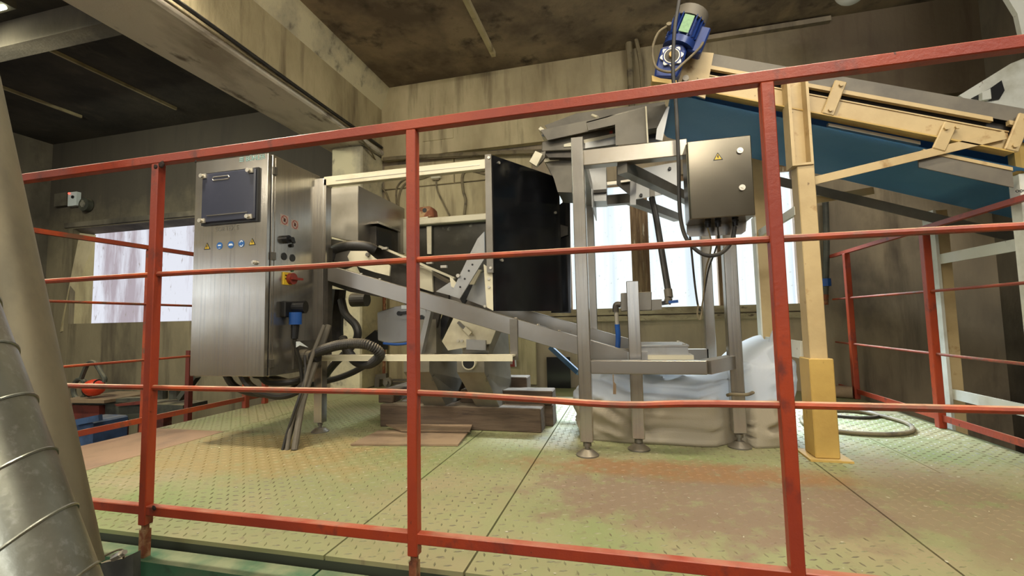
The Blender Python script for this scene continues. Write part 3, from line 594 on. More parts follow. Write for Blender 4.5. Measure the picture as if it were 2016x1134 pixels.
# corrugated hose looping out of the fitting
hz = thing('corrugated_hose', 'thick black corrugated hose looping from the cabinet side past the cream channel', 'hose', (-1.68, 2.16, 0.445))
pts = [(xs + .07, 2.16, 0.445), P(625, 693, Y=2.15), P(660, 681, Y=2.13), P(700, 676, Y=2.12), P(729, 681, Y=2.13), P(748, 698, Y=2.18), P(728, 716, Y=2.25), P(702, 712, Y=2.32), P(684, 690, Y=2.37), P(674, 665, Y=2.40)]
obj('hose_body', tube(BM(), pts, 0.028, 14, 8, ribs=0.011), m_rubber, hz, smooth=False)
obj('cuff', tube(BM(), [(xs + .055, 2.16, 0.445), (xs + .085, 2.16, 0.446), (xs + .11, 2.159, 0.45)], 0.033, 14, 3), m_plastic, hz, smooth=True)
# smooth black hoses behind the leg
def hose(name, label, pts, r, m=m_rubber, cat='hose', n=10, sub=7, group=None, ribs=0):
    o = obj(name, tube(BM(), pts, r, n, sub, ribs=ribs), m, smooth=True); tag(o, label, cat, group); return o
hose('rubber_hose', 'smooth black hose bulging out behind the leg between two steel beams', [P(672, 590, Y=2.5), P(680, 618, Y=2.48), P(700, 640, Y=2.46), P(704, 662, Y=2.46), P(690, 685, Y=2.5), P(660, 715, Y=2.55), P(640, 740, Y=2.6)], 0.024)
hose('rubber_hose', 'smooth black hose curving down from the loop towards the back of the cabinet', [P(715, 722, Y=2.45), P(690, 735, Y=2.45), P(655, 747, Y=2.45), P(600, 757, Y=2.4), P(540, 745, Y=2.3), P(500, 738, Y=2.2)], 0.019)
hose('rubber_hose', 'upright thick black hose close behind the steel leg under the sloping beam', [P(668, 570, Y=2.6), P(664, 610, Y=2.6), P(662, 650, Y=2.6), P(664, 672, Y=2.6)], 0.045)
hose('rubber_hose', 'fat dark hose sagging lowest under the cabinet floor', [P(474, 741, Y=2.0) + V((0, 0, .02)), P(492, 760, Y=2.0), P(520, 774, Y=2.02), P(552, 779, Y=2.05), P(582, 771, Y=2.08), P(604, 752, Y=2.12)], 0.021)
hose('rubber_hose', 'dark hose hanging under the cabinet, left of the sagging hose', [P(443, 741, Y=2.06) + V((0, 0, .02)), P(458, 757, Y=2.08), P(482, 770, Y=2.12), P(520, 776, Y=2.16), P(565, 770, Y=2.2), P(600, 755, Y=2.24)], 0.019)
hose('rubber_hose', 'short black hose just below the right end of the cabinet', [P(515, 744, Y=2.05) + V((0, 0, .01)), P(530, 752, Y=2.07), P(570, 752, Y=2.12), P(600, 745, Y=2.2)], 0.020)
# cables in front of the leg running to the floor
tube_pts = [P(647, 640, Y=2.25), P(630, 690, Y=2.2), P(608, 750, Y=2.1), P(592, 810, Y=2.03), P(580, 886, Z=0)]
hose('plastic_conduit', 'grey plastic conduit slanting down from behind the steel leg to the floor', tube_pts, 0.017, m_greypl, 'conduit')
hose('plastic_conduit', 'slim grey conduit left of the thicker one, slanting past the cabinet corner to the floor', [P(638, 640, Y=2.18), P(615, 700, Y=2.12), P(598, 760, Y=2.05), P(575, 830, Y=2.0), P(565, 886, Z=0)], 0.011, m_greypl, 'conduit')
hose('black_cable', 'thin black cable leaning beside the grey conduits down to the floor', [P(600, 700, Y=2.1), P(600, 745, Y=2.06), P(583, 800, Y=2.0), P(566, 850, Y=1.98), P(556, 886, Z=0)], 0.007, m_rubber, 'cable')

# ================================================================== OPTICAL SORTER
F0 = 2.30
srt = thing('optical_sorter', 'stainless sorting machine with a sloping beam frame, feed box and twin chutes in the middle', 'machine', (-1.2, 2.7, 0))
obj('leg', B(-1.775, -1.722, F0, F0 + .05, 0.055, 1.5), m_steel, srt, bevel=0.002)
bm = BM(); cyl(bm, (-1.748, F0 + .025, 0.008), (-1.748, F0 + .025, 0.055), 0.009, 10); cyl(bm, (-1.748, F0 + .025, 0.036), (-1.748, F0 + .025, 0.05), 0.014, 10); cyl(bm, (-1.748, F0 + .025, 0.004), (-1.748, F0 + .025, 0.022), 0.05, 18, 0.03); cyl(bm, (-1.748, F0 + .025, 0.0), (-1.748, F0 + .025, 0.004), 0.05, 18)
obj('levelling_foot', bm, m_steeld, srt)
obj('mounting_strip', B(-1.722, -1.705, F0, F0 + .05, 0.98, 1.49), m_steel, srt)
obj('mounting_strip', B(-1.722, -1.70, F0 + .02, F0 + .06, 0.42, 1.08), m_dark, srt)
tb = obj('top_bar', B(-1.722, -0.70, F0, F0 + .04, 1.452, 1.506), m_alu, srt, bevel=0.002)
obj('profile_groove', B(-1.64, -0.74, F0 - .002, F0, 1.474, 1.478), m_bolt, tb)
ps = obj('hinge_post', B(-0.708, -0.672, F0 - .005, F0 + .04, 0.88, 1.528), m_steeld, srt)
for z in (1.508, 0.905): obj('bolt', hexbolt(BM(), (-0.685, F0 - .005, z), (0, -1, 0), 0.008, 0.006), m_bolt, ps)
lp = obj('hinge_plate', polyY([(952, 520), (972, 535), (972, 612), (958, 605)], F0 + .015, .012), m_cream, srt)
for u, v in ((963, 549), (963, 565), (955, 603)): obj('bolt', hexbolt(BM(), P(u, v, Y=F0 + .015), (0, -1, 0), 0.008, 0.006), m_bolt, lp)
# sloping beams
def slope_beam(y, z0, x0, z1, x1, hgt, name):
    bm = prism(BM(), [(x0, y, z0), (x1, y, z1), (x1, y, z1 - hgt), (x0, y, z0 - hgt)], (0, 0.05, 0)); return obj(name, bm, m_steelh, srt, bevel=0.002)
ib = slope_beam(F0, 0.972, -1.69, 0.452, 0.04, 0.093, 'sloping_beam')
for x in (-1.48, -1.36, -0.56, -0.44, -0.33): obj('bolt', hexbolt(BM(), (x, F0 + .02, 0.972 - (x + 1.69) * 0.3006), (0, 0, 1), 0.008, 0.007), m_bolt, ib)
slope_beam(2.78, 0.9, -1.3, 0.475, 0.10, 0.095, 'sloping_beam')
obj('end_bracket', B(0.005, 0.10, F0 - .005, F0 + .10, 0.40, 0.456), m_steelp, srt)
# low cream angle bar with upright
bm = BM(); box(bm, -1.66, -0.556, 2.215, 2.223, 0.418, 0.448); box(bm, -1.66, -0.556, 2.223, F0 - .002, 0.440, 0.448); obj('angle_bar', bm, m_cream, srt)
obj('angle_upright', B(-0.585, -0.545, 2.285, 2.30, 0.418, 0.63), m_steeld, srt)
# feed box
bx = -1.619
fb = obj('feed_box', prism(BM(), [(-1.83, 2.5, 1.19), (-1.83, 2.5, 1.502), (bx, 2.5, 1.502), (bx, 2.5, 1.145), (-1.70, 2.5, 1.155)], (0, 0.62, 0)), mat('feed_box_steel', rgb(196, 190, 176), [(rgb(168, 160, 144), (3, 3, 2), 0.45, 0.7)], 0.4, 0.35), srt, bevel=0.002)
obj('box_side_sheet', B(bx, bx + .003, 2.5, 3.12, 1.15, 1.50), m_steelh, fb)
h0 = [P(u, v, X=bx + .003) for u, v in ((728, 446), (772, 458), (772, 500), (728, 484))]
vh = obj('viewing_hood', prism(BM(), [(bx, a.y, a.z) for a in h0], (0.05, 0, 0)), m_dark, srt, bevel=0.003)
h1 = [P(u, v, X=bx + .053) for u, v in ((743, 453), (770, 461), (770, 492), (743, 481))]
obj('dark_opening', prism(BM(), h1, (0.003, 0, 0)), m_plastic, vh)
obj('hood_lip', B(bx, bx + .07, h0[0].y - .01, h0[1].y + .01, max(p.z for p in h0), max(p.z for p in h0) + .015), m_steel, vh)
obj('feed_flange', polyY([(793, 430), (801, 432), (801, 500), (794, 498)], 3.1, 0.03), m_cream, srt)
# dark sight screen with rail behind
sc = obj('sight_screen', B(-1.62, -0.78, 3.2, 3.215, 0.86, 1.37), m_glassd, srt)
obj('screen_rail', B(-1.64, -0.78, 3.14, 3.22, 1.37, 1.42), m_cream, sc, bevel=0.006)
obj('screen_strip', polyY([(840, 446), (849, 445), (849, 500), (841, 500)], 3.17, 0.012), m_cream, sc)
# inner feeder trough under the feed box
bm = polyY([(690, 500), (735, 480), (885, 560), (880, 615), (800, 600), (720, 560)], 2.75, 0.25); obj('inner_trough', bm, m_dark, srt)
bm = polyY([(800, 520), (850, 528), (852, 575), (804, 560)], 2.72, 0.02); obj('trough_side', bm, m_cream, srt, label='tan plate on the dark trough')
bm = BM(); bar(bm, P(735, 480, Y=2.68), P(895, 548, Y=2.68), 0.03, 0.014); tr = obj('trough_rim', bm, m_cream, srt)
for u, v in ((758, 492), (810, 514), (846, 520), (874, 528)):
    obj('clip', B(*[c for a, h in zip(P(u, v - 3, Y=2.66), (.02, .01, .008)) for c in (a - h, a + h)]), m_bolt, tr)
bm = polyY([(684, 505), (690, 494), (720, 494), (740, 510), (768, 523), (766, 543), (738, 536), (690, 520)], 2.42, 0.012); kp = obj('swivel_plate', bm, m_cream, srt)
obj('swivel_knob', disc_plate(BM(), P(726, 502, Y=2.42), (0, -1, 0), 0.012, 0.02, 10), m_steeld, kp)
bm = polyY([(684, 494), (705, 493), (704, 516), (684, 514)], 2.5, 0.05); obj('swivel_block', bm, m_cream, srt)
bm = tube(BM(), [P(652, 510, Y=2.45), P(660, 492, Y=2.45), P(690, 484, Y=2.45), P(722, 486, Y=2.47), P(738, 493, Y=2.5)], 0.033, 12, 7); obj('dust_hose', bm, m_rubber, srt, smooth=True)
bm = tube(BM(), [P(652, 510, Y=2.47), P(668, 520, Y=2.5), P(690, 515, Y=2.6)], 0.04, 12, 6); obj('dust_hose', bm, m_rubber, srt, smooth=True)
obj('side_gusset', polyY([(640, 468), (673, 474), (690, 486), (690, 520), (650, 512), (640, 500)], 2.44, 0.02), m_steeld, srt)
obj('rear_plate', polyY([(648, 540), (760, 580), (750, 585), (690, 575), (648, 560)], 2.42, 0.1), m_dark, srt)
# diagonal arm
arm = obj('diagonal_arm', polyY([(886, 582), (922, 506), (940, 470), (953, 456), (954, 508), (905, 588)], 2.5, 0.012), m_steelp, srt)
for u, v in ((930, 521), (923, 533), (915, 549), (906, 565)): obj('arm_hole', disc_plate(BM(), P(u, v, Y=2.4995), (0, -1, 0), 0.006, 0.002, 10), m_plastic, arm)
obj('bolt', hexbolt(BM(), P(903, 543, Y=2.5), (0, -1, 0), 0.012, 0.015), m_bolt, arm)
obj('ejector_plate', polyY([(858, 574), (885, 556), (899, 556), (888, 582)], 2.56, 0.02), m_steelp, srt)
obj('ejector_lug', polyY([(885, 543), (898, 556), (896, 568), (888, 564)], 2.54, 0.01), m_cream, srt)
obj('chute_back', polyY([(918, 590), (940, 540), (956, 535), (958, 605)], 2.62, 0.05), m_steelp, srt)
obj('chute_lever', polyY([(936, 530), (948, 531), (933, 560), (922, 560)], 2.58, 0.02), m_cream, srt)
obj('chute_gap', polyY([(905, 588), (922, 560), (934, 562), (912, 600)], 2.64, 0.03), m_plastic, srt)
bm = BM(); bar(bm, P(848, 608, Y=2.45), P(828, 695, Y=2.45), 0.03, 0.045, (0, 1, 0)); obj('strut', bm, m_steelp, srt)
bm = BM(); bar(bm, P(862, 608, Y=2.52), P(843, 690, Y=2.52), 0.05, 0.03, (0, 1, 0)); obj('strut', bm, m_dark, srt)
bm = BM(); bar(bm, P(886, 612, Y=2.6), P(862, 672, Y=2.6), 0.05, 0.06, (0, 1, 0)); obj('strut', bm, m_plastic, srt)
cp = obj('chute_side_plate', polyY([(895, 622), (976, 650), (965, 677), (955, 678), (882, 690), (870, 672)], 2.47, 0.012), m_cream, srt)
bm = BM(); bar(bm, P(902, 634, Y=2.46), P(926, 657, Y=2.46), 0.016, 0.016); obj('toggle_latch', bm, m_steeld, cp)
bm = BM(); bar(bm, P(915, 646, Y=2.45), P(927, 657, Y=2.45), 0.02, 0.024); obj('latch_grip', bm, m_cream, cp)
for u, v in ((902, 671), (910, 671), (929, 672), (945, 672)): obj('bolt', disc_plate(BM(), P(u, v, Y=2.47), (0, -1, 0), 0.009, 0.008, 10), m_bolt, cp)
obj('lower_flange', polyY([(918, 668), (956, 670), (956, 690), (918, 688)], 2.44, 0.015), m_steelp, srt)
# grey housing with knob
hs = obj('grey_housing', polyY([(742, 615), (775, 604), (806, 598), (838, 606), (834, 660), (820, 672), (762, 677), (743, 670)], 2.55, 0.22), m_steelp, srt, bevel=0.006)
hp = obj('housing_plate', polyY([(776, 604), (838, 600), (838, 628), (812, 628), (790, 628), (776, 622)], 2.53, 0.014), m_steelp, hs)
bm = BM(); a = P(788, 617, Y=2.53); b2 = P(806, 615, Y=2.53); cyl(bm, a, a + V((0, -.02, 0)), 0.014, 12); bar(bm, a + V((0, -.012, 0)), b2 + V((0, -.012, 0)), 0.014, 0.018); obj('star_knob', bm, m_plastic, hp)
bm = BM(); a = P(831, 627, Y=2.53); cyl(bm, a, a + V((0, -.02, 0)), 0.022, 7); obj('star_knob', bm, m_plastic, hp)
obj('label_plate', polyY([(790, 601), (800, 601), (800, 608), (790, 608)], 2.525, 0.003), m_stick_w, hp)
bm = tube(BM(), [P(755, 676, Y=2.5), P(785, 678, Y=2.5), P(830, 672, Y=2.52), P(860, 668, Y=2.6)], 0.008, 8, 5); obj('air_line', bm, m_bluepl, srt, smooth=True, label='blue air line')
obj('motor_end', polyY([(716, 668), (738, 650), (745, 655), (745, 690), (725, 690)], 2.6, 0.12), m_plastic, srt)
bm = BM(); c = P(713, 590, Y=2.9); cyl(bm, c + V((-.08, 0, 0)), c + V((.04, 0, 0)), 0.05, 18); obj('drum', bm, m_dark, srt)
# twin discharge hoppers
m_hop = mat('tan_grey_hopper_steel', rgb(142, 136, 122), [(rgb(120, 114, 102), (5, 5, 5), 0.45, 0.7)], 0.38, 0.55, None, (DUST, 0.4))
for xr, m in ((-1.092, m_hop), (-0.764, m_hop)):
    bm = BM(); x0, x1 = xr - 0.16, xr
    prof = [(2.50, 0.64), (2.92, 0.64), (2.94, 0.42), (2.80, 0.25), (2.80, 0.13), (2.52, 0.13), (2.40, 0.34), (2.40, 0.43), (2.50, 0.44)]
    a = [bm.verts.new((x1 + (0.05 if z < .3 else 0), y, z)) for y, z in prof]; b = [bm.verts.new((x0 + (0.07 if z < .3 else 0), y, z)) for y, z in prof]
    bm.faces.new(a); bm.faces.new(b[::-1])
    for i in range(9): bm.faces.new((a[i], a[(i + 1) % 9], b[(i + 1) % 9], b[i]))
    hp = obj('discharge_hopper', bm, m, srt)
    bm = BM(); bar(bm, (x1 + .004, 2.42, 0.30), (x1 + .004, 2.93, 0.42), 0.006, 0.03); obj('hopper_band', bm, m_steeld, hp)
bm = BM(); cyl(bm, P(926, 713, Y=2.40), P(926, 713, Y=2.40) + V((0, -.03, 0)), 0.04, 20); sp = obj('spout_pipe', bm, m_cream, srt)
obj('spout_bore', disc_plate(BM(), P(926, 713, Y=2.40) + V((0, -.03, 0)), (0, -1, 0), 0.033, 0.001, 20), m_plastic, sp)
# dark access doors standing open
hx, hy = -0.664, 2.305
dv = V((math.sin(math.radians(30)), math.cos(math.radians(30)), 0)); nv = V((dv.y, -dv.x, 0))
d1 = obj('access_door', prism(BM(), [V((hx, hy, .675)), V((hx, hy, 1.523)), V((hx, hy, 1.523)) + dv * .58, V((hx, hy, .675)) + dv * .58], -nv * .02), m_black, srt, label='black glossy door standing open')
for s, z in ((.04, 1.49), (.53, 1.29), (.05, .95)):
    c = V((hx, hy, z)) + dv * s; obj('door_stud', disc_plate(BM(), c, nv, 0.008, 0.008, 12), m_bolt, d1)
bm = polyY([(1085, 415), (1122, 388), (1124, 616), (1085, 616)], 2.95, 0.02); obj('access_door', bm, m_black, srt)
bm = polyY([(1095, 440), (1118, 446), (1118, 462), (1095, 470)], 2.93, 0.012); obj('door_catch', bm, m_dark, srt)

# timbers carrying the sorter
def timber(x0, x1, y0, y1, z0, z1, label, rz=0):
    bm = BM(); box(bm, x0, x1, y0, y1, z0, z1)
    for v in bm.verts: v.co += V((random.uniform(-.004, .004), random.uniform(-.004, .004), 0))
    o = obj('timber_beam', bm, m_wood, bevel=0.005); tag(o, label, 'beam', 'timbers under the sorter'); return o
timber(-1.46, -0.47, 2.50, 2.63, 0.0, 0.132, 'dark squared timber lying on the floor, nearest of the timbers under the sorter')
timber(-1.42, -0.43, 2.66, 2.79, 0.0, 0.125, 'lower hidden timber lying just behind the nearest one under the sorter')
timber(-1.0, -0.43, 2.65, 2.79, 0.125, 0.205, 'plank lying on the second timber, its right end past the front one')
timber(-1.3, -0.62, 2.82, 2.95, 0.0, 0.17, 'rear timber under the twin hoppers, lower of two')
timber(-1.25, -0.62, 2.82, 2.95, 0.17, 0.262, 'topmost timber at the back of the stack under the hoppers')
timber(-1.50, -1.40, 2.55, 3.1, 0.132, 0.21, 'short cross timber at the left end of the stack')
# mats on the floor
def sheet(pix, label, z=0.003, th=0.008, curl=0.0):
    pts = [P(u, v, Z=0) for u, v in pix]; bm = BM()
    prism(bm, [p + V((0, 0, z + (curl if i in (2, 3) else 0))) for i, p in enumerate(pts)], (0, 0, th))
    o = obj('rubber_sheet', bm, m_mat); tag(o, label, 'mat'); return o
sheet([(690, 878), (902, 879), (922, 856), (800, 852), (745, 851)], 'thin brown sheet lying on the green floor before the timbers', 0.002, 0.009, 0.006)
sheet([(790, 857), (925, 858), (930, 847), (760, 846)], 'second brown sheet lying on top of the wider one against the timber', 0.020, 0.008, 0.004)

# ================================================================== FEEDER STAND
st = thing('feeder_stand', 'stainless square tube stand on round levelling feet with a low shelf bar', 'stand', (0.15, 2.4, 0))
def sleg(x, y, z0, z1, w=0.058, foot=True):
    obj('leg', B(x, x + w, y, y + w, z0, z1), m_steel, st, bevel=0.003)
    if foot:
        c = (x + w / 2, y + w / 2)
        bm = BM(); cyl(bm, (*c, 0.02), (*c, z0), 0.011, 12); cyl(bm, (*c, z0 - .022), (*c, z0 - .006), 0.019, 12); cyl(bm, (*c, 0.006), (*c, 0.03), 0.052, 24, 0.02); cyl(bm, (*c, 0), (*c, 0.006), 0.052, 24)
        obj('levelling_foot', bm, m_steeld, st, smooth=True)
sleg(-0.218, 2.10, 0.065, 1.487)
sleg(0.012, 2.235, 0.055, 0.80, 0.058)
sleg(0.475, 2.35, 0.07, 1.30, 0.06)
sleg(-0.218, 2.86, 0.07, 1.42, 0.05)
sleg(0.46, 2.88, 0.07, 1.42, 0.055)
obj('top_beam', B(-0.16, 0.30, 2.10, 2.16, 1.344, 1.42), m_steelh, st, bevel=0.003)
obj('side_beam', B(-0.215, -0.155, 2.158, 2.86, 1.345, 1.415), m_steelp, st)
bm = BM(); prism(bm, [(-0.155, 2.16, 1.10), (-0.155, 2.16, 1.345), (-0.155, 2.86, 1.345)], (0.006, 0, 0)); obj('corner_gusset', B(-0.155, -0.149, 2.5, 2.86, 1.24, 1.345), m_steelp, st); bm.free()
obj('shelf_bar', B(-0.16, 0.336, 2.10, 2.155, 0.372, 0.432), m_steelh, st, bevel=0.003)
bm = BM(); bar(bm, (0.33, 2.128, 0.402), (0.50, 2.40, 0.402), 0.056, 0.06); obj('shelf_bar', bm, m_steelh, st)
obj('rear_beam', B(-0.17, 0.06, 2.86, 2.91, 1.34, 1.40), m_steeld, st)
obj('rear_shelf_bar', B(-0.17, 0.47, 2.88, 2.93, 0.37, 0.43), m_steelh, st)
dg = V((0.477, 0.879, 0))
a = P(1225, 330, Y=2.13); bm = BM(); bar(bm, a, a + dg * 0.85, 0.05, 0.055); obj('diagonal_beam', bm, m_steeld, st)
a = V((0.05, 2.89, 1.37)); bm = BM(); bar(bm, a, a + dg * 0.75, 0.05, 0.055); obj('diagonal_beam', bm, m_steeld, st)
# valve box on the middle post
vb = thing('valve_box', 'small grey valve box on the short middle post with elbow pipe and blue hose', 'valve', (0.03, 2.3, 0.7))
bm = polyY([(1222, 577), (1283, 574), (1283, 611), (1222, 613)], 2.30, 0.10); obj('box_body', bm, m_steeld, vb, bevel=0.003)
bm = polyY([(1283, 590), (1303, 589), (1303, 609), (1283, 611)], 2.31, 0.07); obj('valve_body', bm, m_steeld, vb)
bm = tube(BM(), [P(1222, 600, Y=2.32), P(1214, 600, Y=2.32), P(1212, 606, Y=2.32), P(1212, 614, Y=2.32)], 0.016, 10, 4); obj('elbow_pipe', bm, m_dark, vb, smooth=True)
bm = tube(BM(), [P(1213, 614, Y=2.32), P(1215, 640, Y=2.32)], 0.011, 10, 1); obj('nozzle', bm, m_bolt, vb, smooth=True)
bm = tube(BM(), [P(1215, 638, Y=2.32), P(1217, 665, Y=2.33), P(1215, 700, Y=2.36)], 0.013, 10, 5); obj('blue_hose', bm, m_bluepl, vb, smooth=True)
bm = tube(BM(), [P(1245, 612, Y=2.34), P(1246, 640, Y=2.34), P(1255, 656, Y=2.34)], 0.011, 8, 4); obj('drain_bracket', bm, m_steeld, vb, smooth=True)
bm = tube(BM(), [P(1283, 390, Y=2.5), P(1292, 430, Y=2.45), P(1305, 510, Y=2.4), P(1315, 570, Y=2.36)], 0.016, 10, 4); obj('supply_hose', bm, m_rubber, vb, smooth=True)
bm = BM(); cyl(bm, P(1315, 570, Y=2.36), P(1317, 586, Y=2.35), 0.02, 14); cyl(bm, P(1317, 586, Y=2.35), P(1313, 598, Y=2.35), 0.018, 12); obj('hose_coupling', bm, m_greypl, vb)
bm = BM(); bar(bm, P(1303, 597, Y=2.345), P(1318, 595, Y=2.345), 0.02, 0.02); obj('tee', bm, m_plastic, vb)
bm = BM(); bar(bm, P(1316, 595, Y=2.34), P(1335, 593, Y=2.34), 0.016, 0.014); obj('valve_lever', bm, m_bluepl, vb, label='blue lever')
# tray box with screwed lid on the shelf
jb = thing('lidded_box', 'low metal box with a pale screwed lid lying on the stand behind the shelf bar', 'box', (0.2, 2.45, 0.40))
obj('box_body', B(0.02, 0.29, 2.33, 2.62, 0.395, 0.478), m_steelp, jb)
obj('box_base', B(0.06, 0.31, 2.30, 2.62, 0.385, 0.44), m_cream, jb)
obj('lid', B(0.015, 0.295, 2.325, 2.625, 0.478, 0.488), m_steelp, jb, bevel=0.002)
for x in (0.035, 0.275):
    for y in (2.345, 2.605): obj('lid_screw', disc_plate(BM(), (x, y, .488), (0, 0, 1), 0.008, 0.006, 10), m_bolt, jb)
bm = BM(); cyl(bm, (0.02, 2.37, .448), (-0.02, 2.37, .448), 0.022, 12); obj('cable_gland', bm, m_greypl, jb)

# ================================================================== ELECTRICAL ENCLOSURE
eb = thing('electrical_enclosure', 'square stainless electrical box with one yellow lightning sticker and two locks, high on the stand', 'electrical box', (0.4, 2.06, 1.03))
ex0, ex1, ey0, ey1, ez0, ez1 = 0.280, 0.522, 1.96, 2.10, 1.025, 1.352
obj('box_body', B(ex0 - .004, ex1 + .004, ey0 + .016, ey1, ez0, ez1 - .004), m_ebox, eb, bevel=0.003)
obj('box_door', B(ex0, ex1, ey0, ey0 + .013, ez0 - .002, ez1), m_ebox, eb, bevel=0.003)
obj('door_seal', B(ex0 + .006, ex1 - .006, ey0 + .013, ey0 + .016, ez0 + .004, ez1 - .01), m_plastic, eb)
warn_triangle(eb, 0.395, 1.272, 0.019, ey0 - .0004)
for z in (1.29, 1.137):
    bm = BM(); cyl(bm, (0.478, ey0, z), (0.478, ey0 - .008, z), 0.012, 16); cyl(bm, (0.478, ey0 - .008, z), (0.478, ey0 - .010, z), 0.006, 3); obj('box_lock', bm, m_bolt, eb)
bp = obj('back_plate', polyY([(1352, 440), (1470, 434), (1468, 455), (1460, 461), (1358, 466), (1352, 460)], 2.105, 0.005), m_steel, eb)
for u in (1393, 1413, 1447):
    bm = BM(); c = P(u, 430, Y=2.03); cyl(bm, (c.x, 2.03, ez0 + .004), (c.x, 2.03, ez0 - .028), 0.011, 10); cyl(bm, (c.x, 2.03, ez0 - .002), (c.x, 2.03, ez0 - .012), 0.014, 6); obj('cable_gland', bm, m_plastic, eb)
hose('black_cable', 'thick black cable hanging past the blue motor and looping up into the steel box', [P(1345, -60, Y=2.02) + V((.06, .05, .78)), P(1345, -60, Y=2.02), P(1337, 0, Y=2.02), P(1328, 60, Y=2.02), P(1325, 140, Y=2.03), P(1331, 210, Y=2.04), P(1336, 320, Y=2.05), P(1338, 410, Y=2.05), P(1347, 460, Y=2.05), P(1366, 488, Y=2.04), P(1392, 503, Y=2.03), P(1420, 498, Y=2.03), P(1440, 476, Y=2.03), P(1447, 446, Y=2.03)], 0.0085, m_rubber, 'cable')
hose('grey_cable', 'thin pale cable leaving the box underside and drooping in the longest narrow loop', [P(1393, 448, Y=2.03), P(1400, 475, Y=2.05), P(1398, 500, Y=2.08), P(1390, 530, Y=2.15), P(1384, 590, Y=2.2), P(1379, 628, Y=2.2), P(1373, 620, Y=2.2), P(1375, 600, Y=2.2)], 0.0035, m_cable, 'cable', 6)
hose('grey_cable', 'thin dark cable from the middle gland of the box crossing the drooping loop', [P(1413, 446, Y=2.03), P(1414, 470, Y=2.06), P(1406, 500, Y=2.08), P(1395, 530, Y=2.16), P(1386, 580, Y=2.22), P(1381, 608, Y=2.22)], 0.0035, m_rubber, 'cable', 6)
hose('grey_cable', 'thin cable dropping beside the left edge of the box to the drooping loop', [P(1358, 462, Y=2.12), P(1362, 500, Y=2.16), P(1368, 560, Y=2.2), P(1375, 605, Y=2.22), P(1382, 612, Y=2.22)], 0.0045, m_rubber, 'cable', 6)

# ================================================================== VIBRATING FEEDER ON TOP OF THE STAND
vf = thing('vibrating_feeder', 'grey vibrating feeder trough with a bent cover plate on top of the stand', 'feeder', (0.0, 2.5, 1.42))
obj('trough_back', polyY([(1072, 247), (1135, 223), (1309, 200), (1309, 216), (1160, 248), (1086, 264)], 2.75, 0.015), m_feeder, vf)
bm = BM(); A = [P(u, v, Y=2.45) for u, v in ((1066, 262), (1310, 205))]; C = [P(u, v, Y=2.75) for u, v in ((1076, 275), (1310, 222))]
prism(bm, [A[0], A[1], C[1], C[0]], (0, 0, -0.01)); obj('trough_floor', bm, m_feeder, vf)
obj('trough_side', polyY([(1064, 256), (1160, 236), (1310, 206), (1310, 230), (1160, 258), (1078, 276)], 2.44, 0.012), m_feeder, vf)
obj('trough_lip', polyY([(1060, 254), (1064, 249), (1086, 264), (1080, 270)], 2.46, 0.25), m_cream, vf)
obj('drive_body', polyY([(1067, 279), (1216, 240), (1216, 286), (1150, 294), (1066, 298)], 2.48, 0.24), m_feeder, vf, bevel=0.004)
obj('drive_lower', polyY([(1068, 297), (1125, 290), (1125, 310), (1080, 310)], 2.50, 0.2), m_dark, vf)
ls = obj('clear_strip', polyY([(1110, 284), (1122, 281), (1213, 262), (1213, 268), (1124, 288), (1110, 289)], 2.475, 0.005), m_cream, vf)
obj('drive_window', polyY([(1152, 281), (1212, 269), (1212, 284), (1152, 292)], 2.474, 0.006), m_steelp, vf)
obj('logo_square', polyY([(1200, 258), (1206, 257), (1206, 262), (1200, 263)], 2.474, 0.004), m_stick_r, vf)
pj = P(1208, 262.5, Y=2.474); text('maker_letters', 'JO', (pj.x, 2.474, pj.z), 0.017, m_stick_k, vf)
cv = obj('cover_plate', polyY([(1154, 240), (1270, 209), (1275, 281), (1212, 286), (1211, 245), (1158, 257)], 2.36, 0.006), m_feeder, vf)
bm = BM(); a, b = P(1154, 240, Y=2.36), P(1270, 209, Y=2.36); prism(bm, [a, b, b + V((0, .10, 0)), a + V((0, .10, 0))], (0, 0, -0.006)); obj('cover_flange', bm, m_cream, cv)
obj('cover_edge', polyY([(1270, 209), (1273, 209), (1277, 281), (1274, 281)], 2.345, 0.02), m_cream, cv)
bm = BM(); a = P(1166, 227, Y=2.5); cyl(bm, a, a + V((.03, -.03, -.03)), 0.009, 10); obj('cover_pin', bm, m_cream, vf)
obj('inlet_box', polyY([(1273, 222), (1313, 209), (1303, 250), (1276, 254)], 2.42, 0.2), m_feeder, vf)
obj('inlet_gap', polyY([(1276, 254), (1300, 250), (1300, 275), (1277, 279)], 2.5, 0.1), m_plastic, vf)
obj('deflector', polyY([(1314, 209), (1318, 210), (1304, 277), (1291, 274), (1293, 254)], 2.34, 0.01), m_steelp, vf)
obj('support_bracket', polyY([(1042, 318), (1054, 297), (1068, 303), (1056, 327)], 2.42, 0.03), m_cream, vf)
obj('clip_lever', polyY([(1064, 300), (1074, 297), (1072, 310), (1066, 318), (1058, 326)], 2.44, 0.02), m_feeder, vf)
obj('chute_left', polyY([(1072, 316), (1126, 309), (1126, 379), (1098, 378), (1090, 350)], 2.55, 0.25), m_feeder, vf)
obj('chute_rim', polyY([(1070, 313), (1126, 305), (1126, 311), (1072, 319)], 2.54, 0.28), m_cream, vf)
obj('under_pan', polyY([(1158, 330), (1193, 326), (1194, 395), (1170, 396)], 2.62, 0.15), m_steelp, vf)
obj('pan_foot', polyY([(1168, 374), (1194, 372), (1194, 378), (1169, 380)], 2.6, 0.17), m_dark, vf)
bm = BM(); bar(bm, P(1195, 362, Y=2.62), P(1214, 360, Y=2.62), 0.02, 0.018); obj('pivot_pin', bm, m_bolt, vf)
bm = BM(); bar(bm, P(1222, 358, Y=2.62), P(1242, 355, Y=2.62), 0.012, 0.012); obj('pivot_pin', bm, m_bolt, vf)
